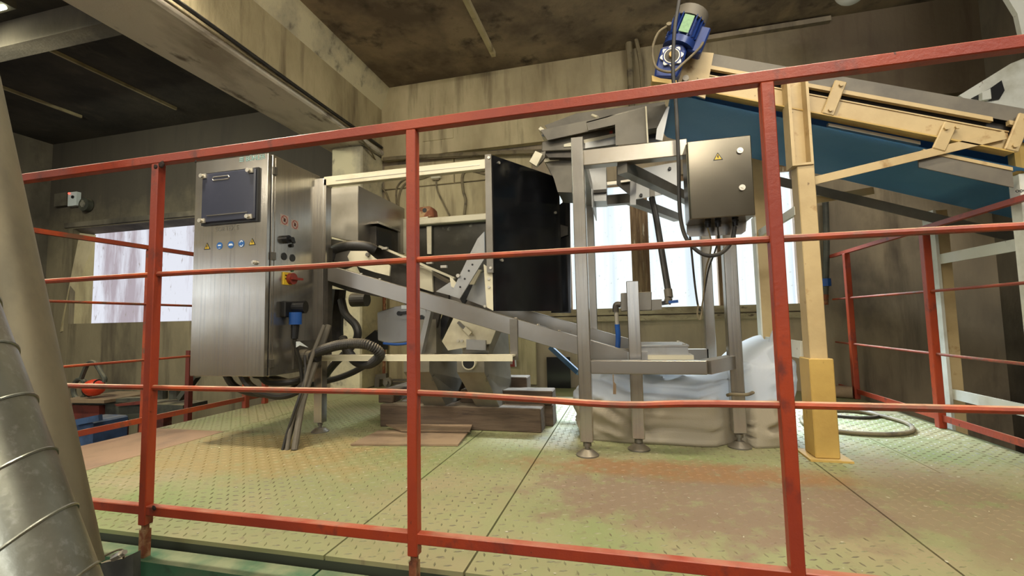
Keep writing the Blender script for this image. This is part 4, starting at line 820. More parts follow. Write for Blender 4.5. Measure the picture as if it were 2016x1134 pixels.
obj('cross_plate', polyY([(1214, 325), (1243, 330), (1243, 385), (1214, 362)], 2.64, 0.02), m_dark, vf)
cp2 = obj('chute_plate', polyY([(1243, 335), (1338, 318), (1338, 382), (1330, 378), (1252, 392), (1243, 385)], 2.70, 0.012), m_steelp, vf)
for u, v in ((1318, 333), (1303, 378), (1262, 385)):
    bm = BM(); c = P(u, v, Y=2.70); cyl(bm, c, c + V((0, -.015, 0)), 0.010, 5); obj('star_knob', bm, m_plastic, cp2)
obj('chute_rib', polyY([(1279, 352), (1288, 352), (1290, 392), (1280, 394)], 2.69, 0.012), m_steeld, cp2)
bm = BM(); bar(bm, P(1247, 340, Y=2.35), P(1246, 404, Y=2.35), 0.03, 0.02, (0, 1, 0)); obj('hanging_channel', bm, m_steelp, vf)

# ================================================================== BULK BAG
CREASES = [[(-.24, .24), (-.1, .17), (.02, .09), (.08, .05)], [(.07, .2), (.12, .1), (.2, .045), (.3, .03), (.38, .06), (.5, .11)], [(-.2, .33), (.0, .28), (.2, .26)], [(.12, .3), (.3, .24), (.45, .27)], [(.55, .36), (.62, .33), (.74, .34)], [(.52, .10), (.66, .09), (.75, .10)], [(.2, .31), (.34, .28), (.5, .31)]]
def crease(x, z):
    best = 9
    for pl in CREASES:
        for (ax, az), (bx, bz) in zip(pl, pl[1:]):
            dx, dz = bx - ax, bz - az; t = max(0, min(1, ((x - ax) * dx + (z - az) * dz) / (dx * dx + dz * dz)))
            best = min(best, math.hypot(x - ax - t * dx, z - az - t * dz))
    return -0.017 * math.exp(-(best / .012) ** 2) + 0.014 * math.exp(-((best - .032) / .02) ** 2)
def make_bag():
    x0, x1, y0, y1 = -0.27, 0.765, 2.36, 3.0
    bm = BM(); nu, nv2 = 150, 44
    rows = []
    def top(fx):   # height of the top edge along the bag
        return 0.325 + 0.02 * math.sin(fx * 9) + 0.20 * max(0, (fx - 0.74) / 0.26) ** 0.7
    for j in range(nv2 + 1):
        ring = []; t = j / nv2
        for i in range(nu):
            a = 2 * PI * i / nu; ca, sa = math.cos(a), math.sin(a); e = 0.45
            sx = math.copysign(abs(ca) ** e, ca); sy = math.copysign(abs(sa) ** e, sa)
            if t < 0.72: k = t / 0.72; shrink = 1 + 0.05 * math.sin(PI * k) - 0.04 * k ** 3
            else: k = (t - 0.72) / 0.28; shrink = 0.96 * math.cos(k * PI / 2 * 0.985) ** 0.75
            fx = min(1, max(0, (sx * shrink + 1) / 2)); z = top(fx) * (0.93 * k if t < 0.72 else 0.93 + 0.07 * math.sin(k * PI / 2))
            x = (x0 + x1) / 2 + sx * (x1 - x0) / 2 * shrink; y = (y0 + y1) / 2 + sy * (y1 - y0) / 2 * shrink
            p = V((x, y, z)); n1 = noise.noise(p * 4.0); n2 = noise.noise(V((x * 7, y * 7, z * 14)) + V((4, 2, 1)))
            n3 = abs(noise.noise(V((x * 5 + z * 6, y * 5, z * 3 - x * 4))))
            n4 = 1 - abs(noise.noise(V((x * 3.2 - z * 3.5, y * 3, x * 2 + z * 4.5)))) * 2
            d = 0.034 * n1 + 0.02 * n2 - 0.045 * n3 + 0.022 * max(0, n4) ** 3
            if t < 0.06: d *= 0.3
            d += crease(x, z) * (1 if y < 2.6 else 0)
            out = V((sx, sy, 0)).normalized()
            p += out * d + V((0, 0, 0.6 * d if t > 0.5 else 0))
            p.z = max(0.0, p.z); lim = 2.30 if p.x < 0.38 else (2.30 + min(1, (p.x - .38) / .07) * .125 if p.x < 0.56 else 2.37)
            p.y = max(p.y, lim)
            ring.append(bm.verts.new(p))
        rows.append(ring)
    for A, C in zip(rows, rows[1:]):
        for i in range(nu): bm.faces.new((A[i], A[(i + 1) % nu], C[(i + 1) % nu], C[i]))
    bm.faces.new(rows[0][::-1]); bm.faces.new(rows[-1])
    return bm
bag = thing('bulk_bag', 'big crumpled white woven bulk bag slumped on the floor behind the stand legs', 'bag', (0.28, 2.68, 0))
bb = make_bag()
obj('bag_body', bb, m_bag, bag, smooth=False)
for p in bpy.data.objects['bag_body'].data.polygons: p.use_smooth = True
bm = tube(BM(), [(0.70, 2.56, 0.42), (0.73, 2.55, 0.52), (0.755, 2.56, 0.54), (0.79, 2.6, 0.42)], 0.016, 6, 5); obj('lifting_loop', bm, m_bag, bag, smooth=True)
bm = BM(); prism(bm, [P(1206, 737, Y=2.29), P(1208, 737, Y=2.29), P(1209, 752, Y=2.29), P(1213, 757, Y=2.29), P(1213, 776, Y=2.29), P(1207, 776, Y=2.29), P(1207, 756, Y=2.29)], (0, .002, 0)); obj('bag_tape', bm, m_mat, bag)
bm = tube(BM(), [P(1432, 778, Y=2.36), P(1442, 776, Y=2.335), P(1470, 777, Y=2.335), P(1484, 772, Y=2.38)], 0.008, 7, 4); obj('tie_cord', bm, m_cable, bag, smooth=True)

# ================================================================== INCLINED BELT CONVEYOR
SL = -0.372            # slope of the near side along X
YN, YF = 2.30, 2.88
def zc(x): return 1.638 + (x - 0.866) * SL       # upper edge of the main side channel
cv = thing('belt_conveyor', 'inclined belt conveyor with cream yellow side channels and a blue belt', 'conveyor', (1.1, 2.6, 0))
def cstrip(name, x0, x1, top, bot, y, d, m, **k):
    bm = prism(BM(), [(x0, y, zc(x0) + top), (x1, y, zc(x1) + top), (x1, y, zc(x1) + bot), (x0, y, zc(x0) + bot)], (0, d, 0)); return obj(name, bm, m, cv, **k)
for q0, q1 in ((0.36, 1.595), (1.755, 2.6)): cstrip('side_channel', q0, q1, 0.0, -0.085, YN, 0.008, m_yellow, bevel=0.002)
for q0, q1 in ((0.36, 1.595), (1.755, 2.6)): cstrip('channel_lip', q0, q1, -0.085, -0.092, YN - 0.018, 0.05, m_yellow2)
for q0, q1 in ((0.36, 1.595), (1.755, 2.6)): cstrip('channel_lip', q0, q1, 0.006, 0.0, YN - 0.004, 0.03, m_yellow)
cstrip('guide_strip', 0.40, 1.545, 0.055, 0.036, YN - 0.004, 0.02, m_yellow)
cstrip('guide_strip', 1.60, 2.6, 0.055, 0.036, YN - 0.004, 0.02, m_yellow)
cstrip('inner_skirt', 0.36, 2.6, 0.05, 0.0, YN + 0.03, 0.006, m_rubber)
cstrip('cover', 0.44, 2.6, 0.118, 0.055, YN + 0.004, 0.004, m_cover)
bm = prism(BM(), [(0.44, YN + .004, zc(.44) + .118), (2.6, YN + .004, zc(2.6) + .118), (2.6, YF, zc(2.6) + .118), (0.44, YF, zc(.44) + .118)], (0, 0, 0.004)); obj('cover_top', bm, m_cover, cv)
cstrip('side_channel', 0.36, 2.6, 0.0, -0.085, YF, 0.008, m_yellow)
# belt: top run, head turn and sagging return run as one loop
def belt():
    bm = BM(); R = 0.055; prof = []
    x0, x1 = 0.33, 2.55
    for i in range(30): x = x1 + (x0 - x1) * i / 29; prof.append((x, zc(x) - 0.005))
    c = V((x0, zc(x0) - 0.06))
    for i in range(1, 10): a = PI / 2 + PI * i / 10; prof.append((c.x + R * math.cos(a), c.y + R * math.sin(a)))
    for i in range(30):
        x = x0 + (x1 - x0) * i / 29; sag = 0.012 * math.sin(PI * i / 29)
        prof.append((x, zc(x) - 0.12 - sag))
    n = len(prof); A = [bm.verts.new((x, YN + 0.02, z)) for x, z in prof]; C = [bm.verts.new((x, YF - 0.01, z)) for x, z in prof]
    for i in range(n - 1): bm.faces.new((A[i], A[i + 1], C[i + 1], C[i]))
    bmesh.ops.solidify(bm, geom=bm.faces[:], thickness=0.004); return bm
obj('belt', belt(), m_belt, cv, smooth=True)
bm = BM(); cyl(bm, (0.33, YN + .01, zc(.33) - .06), (0.33, YF, zc(.33) - .06), 0.05, 20); cyl(bm, (0.33, YN - .05, zc(.33) - .06), (0.33, YF + .03, zc(.33) - .06), 0.015, 12); obj('head_pulley', bm, m_steeld, cv, smooth=True)
bm = prism(BM(), [(0.30, YN - .006, zc(.30) + .10), (0.47, YN - .006, zc(.47) + .12), (0.42, YN - .006, zc(.42) - .12), (0.30, YN - .006, zc(.30) - .10)], (0, 0.012, 0)); obj('head_plate', bm, m_yellow, cv)
for q0, q1 in ((1.29, 1.595), (1.755, 2.6)): cstrip('lower_channel', q0, q1, -0.15, -0.165, YN - .004, 0.02, m_yellow)
for q0, q1 in ((1.27, 1.595), (1.755, 2.6)): cstrip('lower_plate', q0, q1, -0.165, -0.235, YN, 0.006, m_cover)
cstrip('drip_pan', 0.85, 2.6, -0.20, -0.255, YF - 0.01, 0.006, m_cover)
cstrip('inner_beam', 0.95, 1.30, -0.10, -0.115, YN + .03, 0.02, m_bolt)
for x in (0.965, 1.62):
    s = V((0.045, 0, 0.1)); bm = BM(); bar(bm, (x - .035, YN - .016, zc(x) - .075), (x + .028, YN - .016, zc(x) + .075), 0.05, 0.012, (0, 1, 0)); br = obj('bracket', bm, m_yellow, cv, bevel=0.004)
    for f in (-.055, .055):
        obj('bolt', hexbolt(BM(), (x + f * .45, YN - .022, zc(x) + f), (0, -1, 0), 0.010, 0.008), m_yellow, br)
bm = BM(); bar(bm, P(1872, 242, Y=YN - .016), P(1847, 296, Y=YN - .016), 0.05, 0.012, (0, 1, 0)); br = obj('bracket', bm, m_yellow, cv, bevel=0.004)
for u, v in ((1862, 252), (1884, 250)): obj('bolt', hexbolt(BM(), P(u, v, Y=YN - .022), (0, -1, 0), 0.010, 0.008), m_yellow, br)
bm = BM(); bar(bm, P(1598, 357, Y=YN - .014), P(1978, 266, Y=YN - .014), 0.036, 0.008, (0, 1, 0)); obj('diagonal_brace', bm, m_yellow, cv)
bm = BM(); bar(bm, P(1600, 395, Y=YF + .02), P(1720, 375, Y=YF + .02), 0.04, 0.008, (0, 1, 0)); obj('diagonal_brace', bm, m_yellow, cv)
# legs: tall square tube on a sleeve near side, and partner on the far side
lx0, lx1 = 0.785, 0.885
def channel_leg(x0, x1, y, z0, z1, m, mw):
    bm = BM(); d = 0.06
    box(bm, x0, x0 + .008, y, y + d, z0, z1); box(bm, x0 + .008, x1, y + .008, y + .016, z0, z1); box(bm, x1 - .008, x1, y, y + d, z0, z1)
    return bm
bm = BM(); box(bm, 0.778, 0.847, 2.24, 2.32, 0.42, 1.30); obj('leg', bm, m_yellow, cv, bevel=0.003)
bm = BM(); box(bm, 0.757, 0.770, 2.232, 2.31, 1.29, 1.705); box(bm, 0.832, 0.843, 2.232, 2.31, 1.29, 1.705); box(bm, 0.770, 0.832, 2.285, 2.297, 1.29, 1.705); box(bm, 0.770, 0.832, 2.232, 2.285, 1.29, 1.30); obj('leg_channel', bm, m_yellow, cv)
sl = obj('leg_sleeve', B(0.768, 0.862, 2.225, 2.345, 0.008, 0.43), m_yellow2, cv, bevel=0.004)
obj('base_plate', B(0.74, 0.90, 2.20, 2.38, 0.0, 0.008), m_yellow2, sl)
obj('leg', B(0.765, 0.83, YF, YF + .06, 0.40, 1.55), m_yellow, cv)
obj('leg_side_strip', B(0.757, 0.765, YF - .01, YF + .06, 0.40, 1.2), m_white, cv)
obj('cross_tie', B(0.775, 0.79, 2.34, YF, 0.42, 0.50), m_white, cv)
obj('cross_tie', B(0.775, 0.79, 2.30, YF, 1.08, 1.12), m_white, cv)
bm = BM(); box(bm, 1.648, 1.745, 2.345, 2.405, 1.2, 1.395); lg2 = obj('leg_channel', bm, m_yellow2, cv, bevel=0.012)
obj('leg', B(1.648, 1.745, 2.345, 2.405, GZ, 1.2), m_white, cv, bevel=0.003)
pr = P(1999, 379, Y=2.345); text('leg_marking', 'ooo', (pr.x, 2.3445, pr.z), 0.024, m_stick_k, cv)
obj('leg', B(1.72, 1.735, YF + .15, YF + .25, GZ, 1.2), m_white, cv)
obj('leg', B(1.735, 1.80, YF + .17, YF + .25, GZ, 1.2), m_yellow, cv)
for z0 in (0.89, 0.14): obj('cross_tie', B(1.735, 1.745, 2.405, YF + .16, z0, z0 + 0.055), m_white, cv)

# gear motor on the conveyor head
gm = thing('gear_motor', 'blue finned gear motor with dusty fan cowl on the upper end of the conveyor', 'motor', (0.27, 2.2, 1.86))
ym = 2.17
g0 = P(1322, 113, Y=ym); m0 = P(1340, 78, Y=ym); m1 = P(1366, 14, Y=ym)
ax = (m1 - m0).normalized(); sd = ax.cross(V((0, 1, 0))).normalized()
bm = prism(BM(), [P(u, v, Y=ym) for u, v in ((1302, 92), (1345, 82), (1352, 100), (1342, 135), (1332, 152), (1288, 152), (1290, 135), (1296, 112))], (0, 0.10, 0)); obj('gearbox', bm, m_blue, gm, bevel=0.008)
bm = BM(); n = 64; ro = [0.047 + 0.006 * math.cos(8 * 2 * PI * i / n) for i in range(n)]
prism(bm, [g0 + V((math.cos(2 * PI * i / n) * ro[i], -.013, math.sin(2 * PI * i / n) * ro[i])) for i in range(n)], (0, .014, 0))
obj('wavy_flange', bm, m_bolt, gm)
bm = BM(); cyl(bm, g0 + V((0, -.0135, 0)), g0 + V((0, -.014, 0)), 0.042, 24); obj('flange_face', bm, m_blue, gm)
bm = BM(); cyl(bm, g0 + V((0, -.0141, 0)), g0 + V((0, -.016, 0)), 0.036, 24); obj('inner_ring', bm, m_bolt, gm)
bm = BM(); cyl(bm, g0 + V((0, -.0161, 0)), g0 + V((0, -.0166, 0)), 0.032, 20); obj('flange_recess', bm, m_dark, gm)
bm = BM(); cyl(bm, g0 + V((0, -.016, 0)), g0 + V((0, -.03, 0)), 0.014, 12); obj('shaft_end', bm, m_yellow2, gm)
mc = V((0, 0.05, 0))
bm = BM(); cyl(bm, m0 + mc - ax * .02, m0 + mc + ax * .012, 0.075, 24); obj('motor_flange', bm, m_blue, gm, smooth=True)
bm = BM(); Lm = (m1 - m0).length
cyl(bm, m0 + mc, m0 + mc + ax * (Lm * .72), 0.062, 24); obj('motor_body', bm, m_blue, gm, smooth=True)
for i in range(22):
    a = 2 * PI * i / 22; dr = sd * math.cos(a) + ax.cross(sd) * math.sin(a)
    if dr.y < -0.93: continue
    bm = BM(); c = m0 + mc + ax * .02 + dr * .068; bar(bm, c, c + ax * (Lm * .62), 0.005, 0.02, dr); obj('cooling_fin', bm, m_blue, gm)
bm = BM(); cyl(bm, m0 + mc + ax * (Lm * .70), m0 + mc + ax * (Lm * 1.0), 0.078, 24); cyl(bm, m0 + mc + ax * (Lm * 1.0), m0 + mc + ax * (Lm * 1.12), 0.078, 24, 0.05); obj('fan_cowl', bm, m_cover, gm, smooth=True)
c = m0 + mc + ax * (Lm * .40) + V((0, -.074, 0)); bm = BM(); bar(bm, c - ax * .042, c + ax * .042, 0.004, 0.045, sd); obj('rating_plate', bm, m_greenl, gm)
tb0 = m0 + sd * (-.075) + mc - ax * .0; bm = BM(); bar(bm, tb0 - ax * .03, tb0 + ax * .10, 0.07, 0.06, (0, 1, 0)); obj('terminal_box', bm, m_blue, gm, bevel=0.006)
bm = BM(); c = P(1316, 58, Y=ym); cyl(bm, c, c + V((0, -.03, .01)), 0.012, 8); obj('cable_gland', bm, m_cable, gm)
bm = tube(BM(), [P(1316, 50, Y=ym - .02), P(1296, 65, Y=ym - .03), P(1285, 95, Y=ym - .03), P(1288, 125, Y=ym - .03), P(1300, 138, Y=ym - .03), P(1325, 141, Y=ym - .03), P(1345, 125, Y=ym - .02), P(1375, 97, Y=ym - .0), P(1384, 84, Y=ym + .02)], 0.006, 8, 6); obj('motor_cable', bm, m_cable, gm, smooth=True)
bm = polyY([(1283, 148), (1300, 154), (1332, 158), (1332, 166), (1284, 160)], ym - .01, 0.14); obj('mounting_plate', bm, m_yellow2, gm)

# ================================================================== LEFT DUCTS
def duct(r, pr0, pr1, Y, ext0, ext1, label, m, ribs=None):
    a, b = P(*pr0, Y=Y), P(*pr1, Y=Y); d = (b - a).normalized()
    s = (a - V((0, 0, H))).cross(b - V((0, 0, H))).normalized()
    if s.x > 0: s = -s
    A, C = a + s * r - d * ext0, b + s * r + d * ext1
    t = thing('ventilation_duct', label, 'duct', C)
    bm = BM(); cyl(bm, A, C, r, 48); obj('duct_body', bm, m, t, smooth=True)
    if ribs:
        u1 = s; u2 = d.cross(s); n = int((C - A).length / ribs)
        for i in range(1, n):
            pts = [A + d * (ribs * i + 0.42 * r * math.cos(q)) + (u1 * math.cos(q) + u2 * math.sin(q)) * (r + .0005) for q in (2 * PI * k / 48 for k in range(49))]
            bm = BM(); tube(bm, pts, 0.0028, 6, 1); obj('duct_seam', bm, m, t, smooth=True)
    return t
duct(0.115, (0, 592), (205, 1134), 0.62, 0.5, 0.35, 'bright galvanised spiral duct with raised seams, nearest in the left corner', m_galv, 0.11)
duct(0.085, (0, 145), (204, 1085), 0.90, 0.5, 0.02, 'plain dusty galvanised duct leaning behind the seamed spiral duct', m_galv2)
cl = thing('pipe_clamp', 'small bolted clamp with a bent rod at the foot of the plain duct', 'clamp', P(215, 1100, Y=.95))
bm = tube(BM(), [P(188, 1104, Y=.93), P(215, 1090, Y=.94), P(235, 1082, Y=.95), P(244, 1086, Y=.96), P(243, 1100, Y=.97)], 0.0025, 6, 4); obj('rod', bm, m_cable, cl, smooth=True)
bm = BM(); a = P(224, 1098, Y=.95); b = P(240, 1090, Y=.95); cyl(bm, a, b, 0.010, 6); cyl(bm, b, b + (b - a) * .4, 0.006, 10); obj('bolt', bm, m_bolt, cl)
bm = polyY([(195, 1110), (240, 1100), (262, 1090), (262, 1150), (190, 1150)], 1.0, 0.02); obj('bracket', bm, m_grime, cl)

# ================================================================== MACHINERY BELOW, LEFT
lm = thing('red_machine_frame', 'grimy dark red machine frame standing on the lower floor left of the platform', 'machine', (-4.2, 3.2, GZ))
Yl = 3.3
obj('top_beam', polyY([(120, 793), (262, 795), (360, 798), (360, 812), (262, 825), (195, 826), (120, 812)], Yl, 0.25), m_grime, lm)
obj('red_panel', polyY([(120, 797), (195, 799), (195, 838), (120, 832)], Yl - .05, 0.05), m_darkred, lm)
obj('red_strip', polyY([(225, 796), (280, 789), (280, 796), (230, 800)], Yl - .04, 0.04), m_darkred, lm)
for u in (215, 272, 300): bm = polyY([(u, 820), (u + 22, 820), (u + 18, 900), (u - 4, 900)], Yl, 0.08); obj('leg', bm, m_darkred, lm)
for p in [o for o in lm.children if o.name.startswith('leg')]:
    zmin = min(v.co.z for v in p.data.vertices)
    for v in p.data.vertices:
        if v.co.z < zmin + .05: v.co.z = GZ
obj('deck', polyY([(120, 786), (205, 788), (205, 794), (120, 793)], Yl - .1, 0.5), m_mat, lm)
obj('clutter_bar', polyY([(208, 786), (280, 783), (280, 790), (210, 794)], Yl, 0.1), m_grime, lm)
for u in (318, 345):
    bm = BM(); c = P(u, 785, Y=Yl + .1); cyl(bm, c, c + V((0, 0, .09)), 0.05, 12); cyl(bm, c + V((0, 0, .09)), c + V((0, 0, .1)), 0.07, 12); obj('bearing', bm, m_grime, lm)
px = P(368, 740, Y=3.0).x
obj('upright_post', B(px - .02, px + .02, 3.0, 3.04, GZ, P(368, 690, Y=3.0).z), m_darkred, lm)
bm = BM(); bar(bm, P(388, 740, Y=3.1), P(355, 785, Y=3.1), 0.04, 0.05, (0, 1, 0)); obj('brace', bm, m_grime, lm)
hd = thing('grinder_head', 'orange-red machine head with a dark hand wheel and bent handle on the red frame', 'tool', P(185, 790, Y=Yl))
a = P(178, 768, Y=Yl); b = P(190, 760, Y=Yl); bm = BM(); bmesh.ops.create_uvsphere(bm, u_segments=18, v_segments=12, radius=0.085, matrix=Matrix.Translation(a.lerp(b, .6)) @ Matrix.Diagonal((1.15, 1, .95, 1))); obj('orange_housing', bm, m_orange, hd, smooth=True)
bm = BM(); cyl(bm, b, b + (b - a) * .5, 0.05, 14); cyl(bm, a - (b - a) * .3, a, 0.06, 14); obj('end_cap', bm, m_plastic, hd, smooth=True)
pts = []
cw = P(157, 766, Y=Yl + .05)
for i in range(21): aa = 2 * PI * i / 20; pts.append(cw + V((math.cos(aa) * .085, 0, math.sin(aa) * .10)))
obj('hand_wheel', tube(BM(), pts, 0.022, 8, 1), m_grime, hd, smooth=True)
bm = tube(BM(), [P(160, 745, Y=Yl), P(172, 718, Y=Yl), P(186, 714, Y=Yl), P(200, 735, Y=Yl), P(206, 745, Y=Yl), P(206, 752, Y=Yl)], 0.02, 8, 5); obj('bent_handle', bm, m_grime, hd, smooth=True)
bl = thing('plastic_crate', 'faded blue plastic crate standing on the lower floor below the red frame', 'crate', P(170, 840, Y=3.0))
bm = BM(); c = P(170, 835, Y=2.9); box(bm, c.x - .22, c.x + .06, 2.9, 3.2, GZ, c.z + .02); obj('crate_body', bm, m_bluedrum, bl, bevel=0.015)
bm = BM(); bar(bm, P(148, 832, Y=2.88), P(198, 822, Y=2.88), 0.03, 0.05); obj('crate_lid', bm, m_bluedrum, bl)

# ================================================================== SMALL THINGS ON THE WALLS
def wall_cable(name, label, pts, r, m=m_cable, cat='cable', n=7):
    return hose(name, label, pts, r, m, cat, n, 6)
yy = YW - 0.03
wall_cable('conduit_pipe', 'dusty conduit running level along the lintel bottom above the blocks', [P(755, 314, Y=yy - .06), P(800, 310, Y=yy - .06), P(960, 302, Y=yy - .06), P(1075, 298, Y=yy - .06)], 0.022, m_cable, 'conduit')
wall_cable('grey_cable', 'dark cable clipped along the lower ledge of the big ceiling beam', [(-2.378, -0.5, 2.445), (-2.378, 1.0, 2.45), (-2.378, 2.0, 2.455), (-2.378, 3.0, 2.445), (-2.378, 3.7, 2.445), (-2.378, 4.1, 2.44)], 0.014, m_rubber)
wall_cable('grey_cable', 'pale cable running beside the dark one along the beam ledge to the column', [(-2.362, -0.5, 2.40), (-2.362, 1.5, 2.402), (-2.362, 2.6, 2.405), (-2.362, 3.5, 2.40), (-2.37, 3.85, 2.33), P(740, 318, Y=4.08)], 0.008)
jx = thing('junction_box', 'small square junction box on the wall with cables running out of it', 'box', P(858, 343, Y=yy))
bm = polyY([(847, 336), (867, 334), (867, 350), (848, 352)], yy - .03, 0.035); obj('box_body', bm, m_cream, jx, bevel=0.006)
obj('box_clamp', polyY([(851, 350), (864, 349), (864, 354), (851, 355)], yy - .02, 0.02), m_cable, jx)
wall_cable('wall_cable', 'thin cable hanging from the junction box down to the dark screen', [P(858, 353, Y=yy), P(861, 375, Y=yy), P(870, 395, Y=yy), P(885, 425, Y=yy)], 0.009)
wall_cable('wall_cable', 'thick cable curving down the wall right of the junction box', [P(955, 336, Y=yy), P(925, 335, Y=yy), P(911, 345, Y=yy), P(912, 375, Y=yy), P(917, 395, Y=yy), P(914, 425, Y=yy)], 0.015)
wall_cable('wall_cable', 'cable leaving the junction box on its right towards the black door', [P(868, 338, Y=yy), P(900, 333, Y=yy), P(930, 337, Y=yy), P(955, 343, Y=yy)], 0.010)
wall_cable('wall_cable', 'upper cable of the bundle right of the junction box', [P(868, 344, Y=yy), P(885, 340, Y=yy), P(920, 332, Y=yy), P(958, 332, Y=yy)], 0.009)
wall_cable('wall_cable', 'cable running left from the junction box behind the red post', [P(848, 340, Y=yy), P(826, 348, Y=yy), P(806, 356, Y=yy), P(790, 372, Y=yy), P(784, 400, Y=yy), P(788, 425, Y=yy)], 0.012)
wall_cable('wall_cable', 'second bundle cable left of the junction box dropping beside the red post', [P(848, 345, Y=yy), P(828, 352, Y=yy), P(800, 352, Y=yy), P(782, 368, Y=yy), P(780, 395, Y=yy), P(782, 412, Y=yy)], 0.010)
wall_cable('wall_cable', 'pale cable arching from the column to the back of the feed box', [P(752, 370, Y=yy), P(760, 380, Y=yy), P(766, 395, Y=yy), P(770, 402, Y=yy)], 0.010)
rb = thing('rusty_box', 'rusty open metal box standing on the screen rail beside the red post', 'box', P(830, 428, Y=3.18))
bm = polyY([(824, 408), (846, 405), (852, 412), (854, 427), (824, 430)], 3.16, 0.09); obj('box_body', bm, m_rust, rb, bevel=0.008)
obj('box_hole', disc_plate(BM(), P(836, 414, Y=3.16), (0, -1, 0), 0.018, 0.002, 14), m_plastic, rb)
obj('box_foot', polyY([(822, 429), (842, 426), (842, 431), (822, 434)], 3.15, 0.1), m_cream, rb)
wall_cable('ceiling_conduit', 'thick pale conduit arching down the lintel left of the blue motor', [P(1245, -60, Y=4.0), P(1244, 30, Y=4.02), P(1243, 62, Y=4.03), P(1238, 80, Y=4.03), P(1240, 130, Y=4.05), P(1244, 215, Y=4.05)], 0.030, m_cable, 'conduit', 10)
wall_cable('ceiling_conduit', 'slimmer conduit of the arch, dropping right beside the thick one', [P(1240, 68, Y=4.0), P(1247, 62, Y=4.0), P(1254, 85, Y=4.0), P(1262, 130, Y=4.02), P(1266, 200, Y=4.05)], 0.018, m_cable, 'conduit')
wall_cable('down_pipe', 'dark drain pipe on the back wall right of the yellow leg', [P(1625, 395, Y=4.12), P(1627, 470, Y=4.12), P(1626, 545, Y=4.12), P(1625, 580, Y=4.12)], 0.022, m_grime, 'pipe', 10)
dp = wall_cable('down_pipe', 'short rusty pipe with a blue collar at the foot of the dark drain pipe', [P(1625, 580, Y=4.12), P(1624, 590, Y=4.12), P(1624, 600, Y=4.12)], 0.024, m_rust, 'pipe', 10)
bm = BM(); c = P(1626, 556, Y=4.12); cyl(bm, c - V((0, 0, .03)), c + V((0, 0, .03)), 0.036, 14); o = obj('collar', bm, m_bluepl, dp)
wall_cable('column_pipe', 'thin dark pipe standing in the corner beside the column', [P(757, 560, Y=4.1), P(757, 640, Y=4.1), P(756, 735, Y=4.1)], 0.016, m_rust, 'pipe')
vv = thing('floor_valve', 'dusty pipe valve with a round hand wheel at the foot of the column', 'valve', P(760, 755, Y=4.0))
bm = BM(); a = P(766, 752, Y=4.0); cyl(bm, a, a + V((0, -.04, 0)), 0.045, 14); cyl(bm, a + V((0, -.04, 0)), a + V((0, -.06, 0)), 0.02, 10); obj('valve_wheel', bm, m_greypl, vv)
bm = BM(); bar(bm, P(742, 742, Y=4.05), P(762, 740, Y=4.05), 0.04, 0.05); bar(bm, P(745, 742, Y=4.05), P(744, 765, Y=4.05), 0.05, 0.05, (0, 1, 0)); obj('valve_body', bm, m_greypl, vv)
bm = BM(); bar(bm, P(770, 748, Y=4.1), P(802, 748, Y=4.1), 0.03, 0.02); bar(bm, P(770, 754, Y=4.1), P(802, 754, Y=4.1), 0.03, 0.02); obj('pipe_run', bm, m_greypl, vv)
o = obj('leaning_board', B(-0.715, -0.50, YW - .06, YW - .03, 0.0, 0.28), m_black); tag(o, 'black square panel leaning on the wall on the floor left of the bulk bag', 'panel')
sg = thing('wall_sign', 'small red sign with a white edge on the back wall behind the sorter chutes', 'sign', P(1010, 715, Y=YW - .03))
obj('sign_face', polyY([(1000, 708), (1015, 708), (1016, 722), (1000, 722)], YW - .04, 0.012), m_stick_r, sg); obj('sign_border', polyY([(1013, 708), (1016, 708), (1017, 722), (1014, 722)], YW - .042, 0.002), m_stick_w, sg); obj('sign_panel', polyY([(1000, 708), (1009, 708), (1009, 717), (1000, 717)], YW - .042, 0.002), m_stick_p, sg)
bm = BM(); bar(bm, P(1085, 685, Y=3.2), P(1140, 735, Y=3.0), 0.03, 0.04, (0, 1, 0)); o = obj('blue_strut', bm, mat('blue_steel_paint', rgb(44, 72, 96), [], 0.5)); tag(o, 'blue flat strut slanting down behind the left stand leg to the white bag', 'strut')
# control boxes on the dark left wall
s1 = thing('switch_box', 'pale switch box with a red lamp on the dark wall above the left window', 'box', P(143, 390, Y=YW - .05))
obj('box_body', polyY([(134, 379), (151, 377), (150, 404), (133, 406)], YW - .06, 0.05), m_stick_w, s1); obj('box_knob', disc_plate(BM(), P(144, 388, Y=YW - .06), (0, -1, 0), 0.02, 0.012, 10), m_plastic, s1)
bm = BM(); c = P(137, 381, Y=YW - .06); cyl(bm, c, c + V((0, -.012, 0)), 0.011, 10); obj('signal_lamp', bm, m_led, s1)
o = obj('wall_box', polyY([(107, 382), (131, 378), (129, 404), (106, 407)], YW - .05, 0.04), m_greypl); tag(o, 'plain grey box on the dark wall left of the one with the red lamp', 'box')
s2 = thing('wall_fan', 'round dark fan with a pale hub on the wall right of the switch box', 'fan', P(164, 402, Y=YW - .05))
bm = BM(); c = P(164, 402, Y=YW - .07); cyl(bm, c, c + V((0, .06, 0)), 0.085, 24); obj('fan_ring', bm, m_grime, s2); bm = BM(); cyl(bm, c, c + V((0, -.02, 0)), 0.03, 12); bar(bm, c + V((0, -.01, .05)), c + V((0, -.01, -.04)), 0.02, 0.015, (0, 1, 0)); obj('fan_hub', bm, m_bolt, s2)
